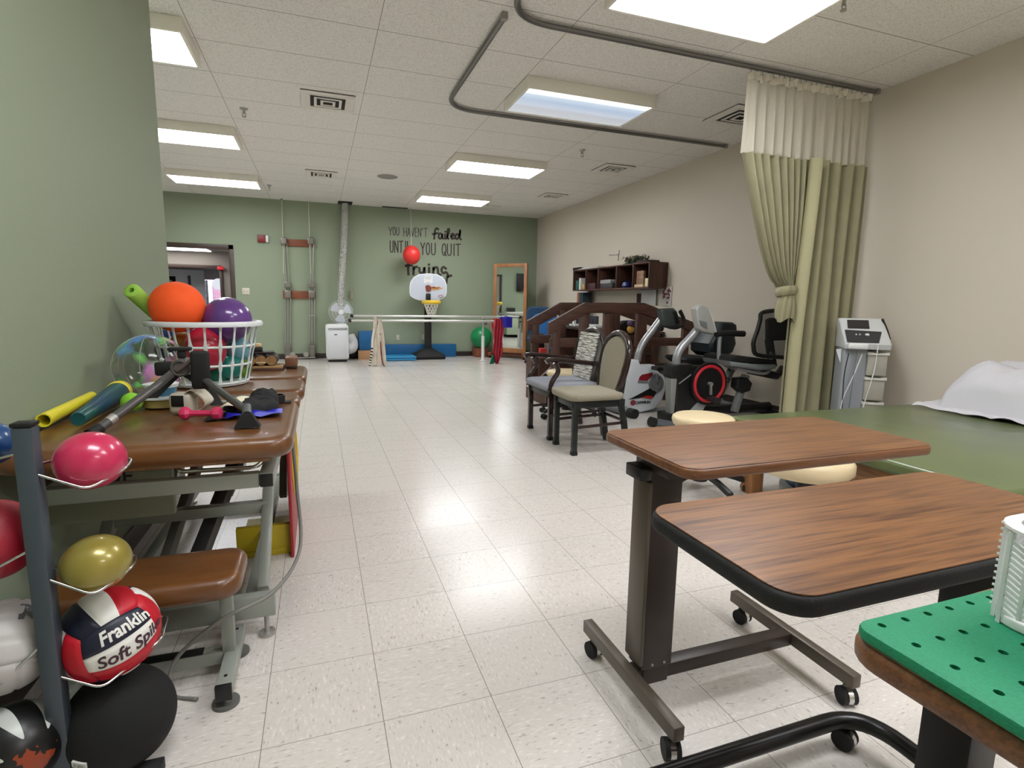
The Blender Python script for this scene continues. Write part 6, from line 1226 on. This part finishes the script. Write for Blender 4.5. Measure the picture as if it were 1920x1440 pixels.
# wooden rollers at the far end
GR = 'wooden rollers at the far end of the treatment table'
endw = mat('cork_end', (168, 128, 80), .7, var=.2, vscale=60); rdark = mat('dark_roller', (30, 22, 20), .5)
fz = cp(440, 640, .09725)
yr = 3.32
MB().box((-.42, 3.28, ZT0+.001), (-.195, 3.5, ZT0+.013), .002).build('wooden_board', darkwx, None, 'thin dark board under the wooden rollers', 'board')
mb = MB(); mb.box((-.41, 3.30, ZT0+.0135), (-.20, 3.46, ZT0+.024), .002); mb.build('roller_tray', mat('tray_tan', (176, 140, 96), .5), None, 'thin tan edged tray carrying the wooden rollers', 'tray')
for i, (x, l) in enumerate(((at(469, 680, 'y', 3.318).x, 'leftmost wooden roller with a tan end, beside the basket'), (at(489, 680, 'y', 3.318).x, 'middle wooden roller with a slot in its tan end'), (at(509, 680, 'y', 3.318).x, 'rightmost wooden roller with a tan end'))):
    t = thing('wooden_roller', l, 'roller', (x, 3.4, ZT0+.024), GR)
    MB().cyl((x, 3.325, ZT0+.055), (x, 3.5, ZT0+.055), .031, n=24).build('cylinder', rdark, t); MB().cyl((x, 3.318, ZT0+.055), (x, 3.326, ZT0+.055), .0275, n=24).build('end_disc', endw, t)
    if i == 1: MB().box((x-.026, 3.312, ZT0+.040), (x+.026, 3.319, ZT0+.047), .001).build('slot', mat('slot_pale', (214, 196, 160), .6), t)
mb = MB(); mb.sharp = 1; mb.box((-.38, 3.36, ZT0+.0865), (-.25, 3.46, ZT0+.10), .004); mb.box((-.37, 3.38, ZT0+.10), (-.31, 3.44, ZT0+.125), .006); mb.build('dark_clips', rdark, None, 'dark clips heaped on top of the wooden rollers', 'clips')
MB().box((-.345, 3.385, ZT0+.1255), (-.315, 3.435, ZT0+.145), .006).build('tan_block', mat('pale_tan', (214, 184, 140), .6), None, 'pale tan block at the top of the roller heap', 'block')
MB().box((-.19, 3.36, ZT0+.012), (-.125, 3.5, ZT0+.065), .006).build('leather_box', mat('brown_leather', (120, 78, 54), .5), None, 'brown leather box at the far end of the treatment table', 'box')
MB().box((-.188, 3.365, ZT0+.004), (-.128, 3.495, ZT0+.0118), .002).build('box_tray', black_pl, None, 'black tray under the brown leather box', 'tray')

# ================================================================ ball rack
rk = thing('ball_rack', 'slate grey steel ball rack with chrome wire cradles at the left edge', 'ball rack', (-.585, 1.36, 0))
PXr, PYr = -.5765, 1.36
MB().box((PXr-.0175, PYr-.0175, 0), (PXr+.0175, PYr+.0175, .862), .002).build('upright', rackgrey, rk)
mb = MB(); mb.box((PXr-.019, PYr-.019, .863), (PXr+.019, PYr+.019, .872), .003); mb.build('end_cap', black_pl, rk)
MB().box((PXr-.30, PYr-.018, .0), (PXr+.19, PYr+.018, .03), .003).build('foot', black_rub, rk)
MB().box((PXr-.0175, PYr-.0175, .0), (PXr+.0175, PYr+.0175, .02), .001).build('foot_pad', black_rub, rk)
def cradle(z, s, sag=.055, L_=.155, hw=.062, rise=.02):
    mb = MB(); x0_ = PXr+s*.018
    P = fillet([(x0_, PYr-.012, z+.03), (x0_+s*(L_*.72), PYr-hw*.35, z-sag*.45), (x0_+s*L_, PYr+hw*.6, z+rise*.2), (x0_+s*(L_*.95), PYr+hw*2.0, z+rise), (x0_+s*.03, PYr+hw*2.0, z+.035), (x0_, PYr+.012, z+.05)], .02, 5)
    mb.tube(P, .0035, 8); mb.build('cradle', chrome, rk)
RB = {}
def rball(px, py, y, r, name, m, label, sx=1, sz=1, cat='ball'):
    c = at(px, py, 'y', y); mb = MB(); mb.sharp = 3; mb.ball(c, r, sx=sx, sy=sx, sz=sz, n=56); return mb.build(name, m, None, label, cat), c
o, cpk = rball(170, 863, 1.42, .067, 'weighted_ball', mat('magenta_pearl', (190, 34, 80), .28, coat=.5), 'shiny pink red weighted ball on the top cradle of the rack', 1.02, .95)
o, cgd = rball(181, 1055, 1.40, .066, 'weighted_ball', mat('gold_pearl', (158, 142, 62), .3, .25, coat=.4, var=.15, vscale=3), 'shiny gold weighted ball on the middle cradle of the rack', 1.03, .93)
def wire(pts, z, y=None):
    P = [at(px, py, 'z', zz) for px, py, zz in pts]; mb = MB(); mb.sharp = 1; mb.tube(fillet(P, .016, 5), .0032, 8); mb.build('cradle', chrome, rk)
A0 = Vector((PXr+.0175, PYr-.01, 0))
def loop(c, r, z0, s=1):
    x0_ = PXr+s*.017
    P = [(x0_, PYr-.010, z0+.012), (c.x+s*.012, c.y-r*.98, c.z-r*.70), (c.x+s*r*1.03, c.y-.1*r, c.z-r*.30), (c.x+s*r*.95, c.y+r*.85, c.z-r*.25), (x0_+s*.02, c.y+r*.9, z0+.02), (x0_, PYr+.012, z0+.03)]
    mb = MB(); mb.sharp = 1; mb.tube(fillet(P, .02, 5), .0032, 8); mb.build('cradle', chrome, rk)
loop(cpk, .067, cpk.z-.018); loop(cgd, .066, cgd.z-.018)
# volleyball: quad sphere with three strips per face
def cube_ball(c, r, cols, M, name, label, mats, N=24, text=None, groove=.004, cat='ball'):
    t = thing(name, label, cat, tuple(c)); mb = MB(); mb.sharp = 3
    FA = [((0, 0, 1), (1, 0, 0), (0, 1, 0)), ((0, 0, -1), (1, 0, 0), (0, -1, 0)), ((1, 0, 0), (0, 1, 0), (0, 0, 1)), ((-1, 0, 0), (0, 1, 0), (0, 0, -1)), ((0, 1, 0), (0, 0, 1), (1, 0, 0)), ((0, -1, 0), (0, 0, 1), (-1, 0, 0))]
    for fi, (n_, u_, v_) in enumerate(FA):
        n_, u_, v_ = map(Vector, (n_, u_, v_)); vs = []; 
        for j in range(N+1):
            for i in range(N+1):
                a_, b_ = math.tan((i/N*2-1)*PI/4), math.tan((j/N*2-1)*PI/4); p = (n_+u_*a_+v_*b_).normalized()
                d1 = min(abs(i/N-k) for k in (0, 1)); d2 = min(abs(j/N-k/3) for k in range(4)); dd = min(d1, d2)
                vs.append(M@(p*(r-groove*max(0, 1-dd/.03)))+c)
        b0 = len(mb.v); mb.v += vs
        for j in range(N):
            for i in range(N): mb.f.append((b0+j*(N+1)+i, b0+j*(N+1)+i+1, b0+(j+1)*(N+1)+i+1, b0+(j+1)*(N+1)+i)); mb.m.append(cols[fi][min(2, j*3//N)])
    mb.build('cover', mats, t)
    if text:
        for s_, sz_, u0, v0, mt, nm_, bold, sh_ in text:
            q3 = MB(); q3.sharp = .3; n_, u_, v_ = map(Vector, FA[0])
            q3.text(s_, sz_, lambda x, y: M@((n_+u_*math.tan((x+u0)/r)+v_*math.tan((y+v0)/r)).normalized()*(r+.0012))+c, res=4, bold=bold, sx=.9, shear=sh_); q3.build(nm_, mt, t)
    return t
navy, vwh, vred = mat('navy_leatherette', (16, 20, 42), .45), mat('white_leatherette', (222, 220, 214), .45), mat('red_leatherette', (186, 14, 36), .45)
cv = at(205, 1186, 'y', 1.44); 
cv = Vector(cv); zf = (CP-cv).normalized()
zf = (zf*.80+RI*.42-UP*.42).normalized()
xf = (RI+UP*.10); xf = (xf-zf*xf.dot(zf)).normalized(); yf = zf.cross(xf)
Mv = Matrix(((xf.x, yf.x, zf.x, 0), (xf.y, yf.y, zf.y, 0), (xf.z, yf.z, zf.z, 0), (0, 0, 0, 1)))
cols = [[2, 1, 0], [2, 1, 0], [0, 1, 2], [2, 1, 2], [0, 1, 2], [2, 1, 0]]
cube_ball(cv, .105, cols, Mv, 'volleyball', 'red white and navy volleyball with lettering on the lower cradle', [navy, vwh, vred], text=[('Franklin', .042, .02, .053, vwh, 'maker_lettering', .0012, .1), ('Soft Spike', .044, .02, .0, mat('plum_ink', (60, 30, 44), .5), 'model_lettering', .001, .2)])
loop(cv, .105, cv.z-.05)
for c_, nm_ in ():
    pass
cw2 = at(8, 1212, 'y', 1.42); zf = ((CP-cw2).normalized()*.7+UP*.4+RI*.1).normalized(); xf = (RI+UP*.55); xf = (xf-zf*xf.dot(zf)).normalized(); yf = zf.cross(xf)
Mw = Matrix(((xf.x, yf.x, zf.x, 0), (xf.y, yf.y, zf.y, 0), (xf.z, yf.z, zf.z, 0), (0, 0, 0, 1)))
wv = mat('white_volley_skin', (186, 182, 180), .5)
cube_ball(Vector(cw2), .10, [[0]*3]*6, Mw, 'volleyball', 'plain white volleyball with grey letters, cut by the left edge', [wv], text=[('RY', .06, .045, .035, mat('grey_ink', (90, 90, 98), .5), 'lettering', .003, .2)])
o, cr_ = rball(-12, 1012, 1.42, .082, 'weighted_ball', mat('cherry_ball', (150, 14, 40), .45, bump=.3, bscale=200), 'dark cherry red ball cut by the left edge', 1, 1.05)
o, cb_ = rball(-18, 832, 1.43, .046, 'weighted_ball', mat('blue_pearl', (10, 60, 110), .3, coat=.4), 'blue ball cut by the left edge on the top cradle')
for c_, r_ in ((cr_, .082), (cb_, .046), (Vector(cw2), .10)): loop(c_, r_, c_.z-.02+(.03 if r_ > .09 else 0), -1)
# black ball on a stand base
bs = thing('stability_ball', 'big black cloth covered ball on the floor beside the ball rack', 'ball', (-.45, 1.40, 0))
cbk = at(226, 1345, 'y', 1.43); mb = MB(); mb.sharp = 3; mb.ball(cbk, .118, n=56); mb.build('ball', mat('black_cloth_ball', (9, 9, 10), .85, bump=.5, bscale=300), bs)
lp = at(162, 1419, 'y', 1.335); Mt = TR(*lp)
dirn = (CP-cbk).normalized(); 
pt_ = at(162, 1419, 'y', 1.34); n_ = (pt_-cbk).normalized(); pt_ = cbk+n_*.1185; xx = Vector((1, .3, 0)); xx = (xx-n_*xx.dot(n_)).normalized(); yy = n_.cross(xx)
mb = MB(); mb.add([pt_+n_*.003+xx*a_+yy*b_ for a_, b_ in ((-.016, -.008), (.016, -.008), (.016, .008), (-.016, .008))]+[pt_-n_*.004+xx*a_+yy*b_ for a_, b_ in ((-.016, -.008), (.016, -.008), (.016, .008), (-.016, .008))], [(0, 1, 2, 3), (0, 4, 5, 1), (1, 5, 6, 2), (2, 6, 7, 3), (3, 7, 4, 0)]); mb.build('white_label', mat('label_white', (206, 206, 200), .6), bs, 'small white label')
q3 = MB(); q3.text('e gin', .012, lambda x, y: pt_+n_*.0035+xx*x+yy*y); q3.build('label_text', black_pl, bs)
zfl = cbk.z-.118
if zfl > 0.004: mb = MB(); mb.lathe([(.085, 0), (.09, .01), (.08, zfl+.03), (.07, zfl+.03)], (cbk.x, cbk.y, 0), 28); mb.build('stand', black_rub, bs)
# black ball with orange burst, lower left
def burst():
    m = bpy.data.materials.new('burst_print'); m.use_nodes = True; nt = m.node_tree; b = nt.nodes['Principled BSDF']; b.inputs['Roughness'].default_value = .35; g = nt.nodes.new('ShaderNodeTexCoord'); s = node(nt, 'ShaderNodeSeparateXYZ', g.outputs['Object'])
    X, Y = s.outputs[0], s.outputs[2]; ang_ = mth(nt, 'ARCTAN2', Y, X); r_ = mth(nt, 'SQRT', mth(nt, 'ADD', mth(nt, 'MULTIPLY', X, X), mth(nt, 'MULTIPLY', Y, Y)))
    sp = mth(nt, 'ABSOLUTE', mth(nt, 'SINE', mth(nt, 'MULTIPLY', ang_, 4.0))); wt = mth(nt, 'GREATER_THAN', sp, mth(nt, 'ADD', .74, mth(nt, 'MULTIPLY', mth(nt, 'SUBTRACT', .1, r_), 6.0)))
    n = node(nt, 'ShaderNodeTexNoise', g.outputs['Object']); n.inputs['Scale'].default_value = 40
    col = mixc(nt, wt, rgb(14, 14, 14), rgb(190, 194, 190)); om = mth(nt, 'LESS_THAN', mth(nt, 'ADD', r_, mth(nt, 'MULTIPLY', mth(nt, 'SUBTRACT', n.outputs['Fac'], .5), .08)), .028)
    col = mixc(nt, om, col, rgb(136, 54, 24)); nt.links.new(col, b.inputs['Base Color']); return m
c_ = at(28, 1400, 'y', 1.36); fbm = MB(); fbm.sharp = 3; fbm.ball((0, 0, 0), .092, n=56)
o = bpy.data.objects.new('playground_ball', None); bpy.data.objects.remove(o)
mesh_ = fbm; t = thing('playground_ball', 'black ball with white rays and an orange burst at the bottom left', 'ball', tuple(c_)); s_ = mesh_.build('skin', burst(), t, local=True)
vdir = (CP-Vector(c_)); s_.rotation_euler = (0, .2, math.atan2(vdir.y, vdir.x)+PI/2+.35)
zfl = c_.z-.092
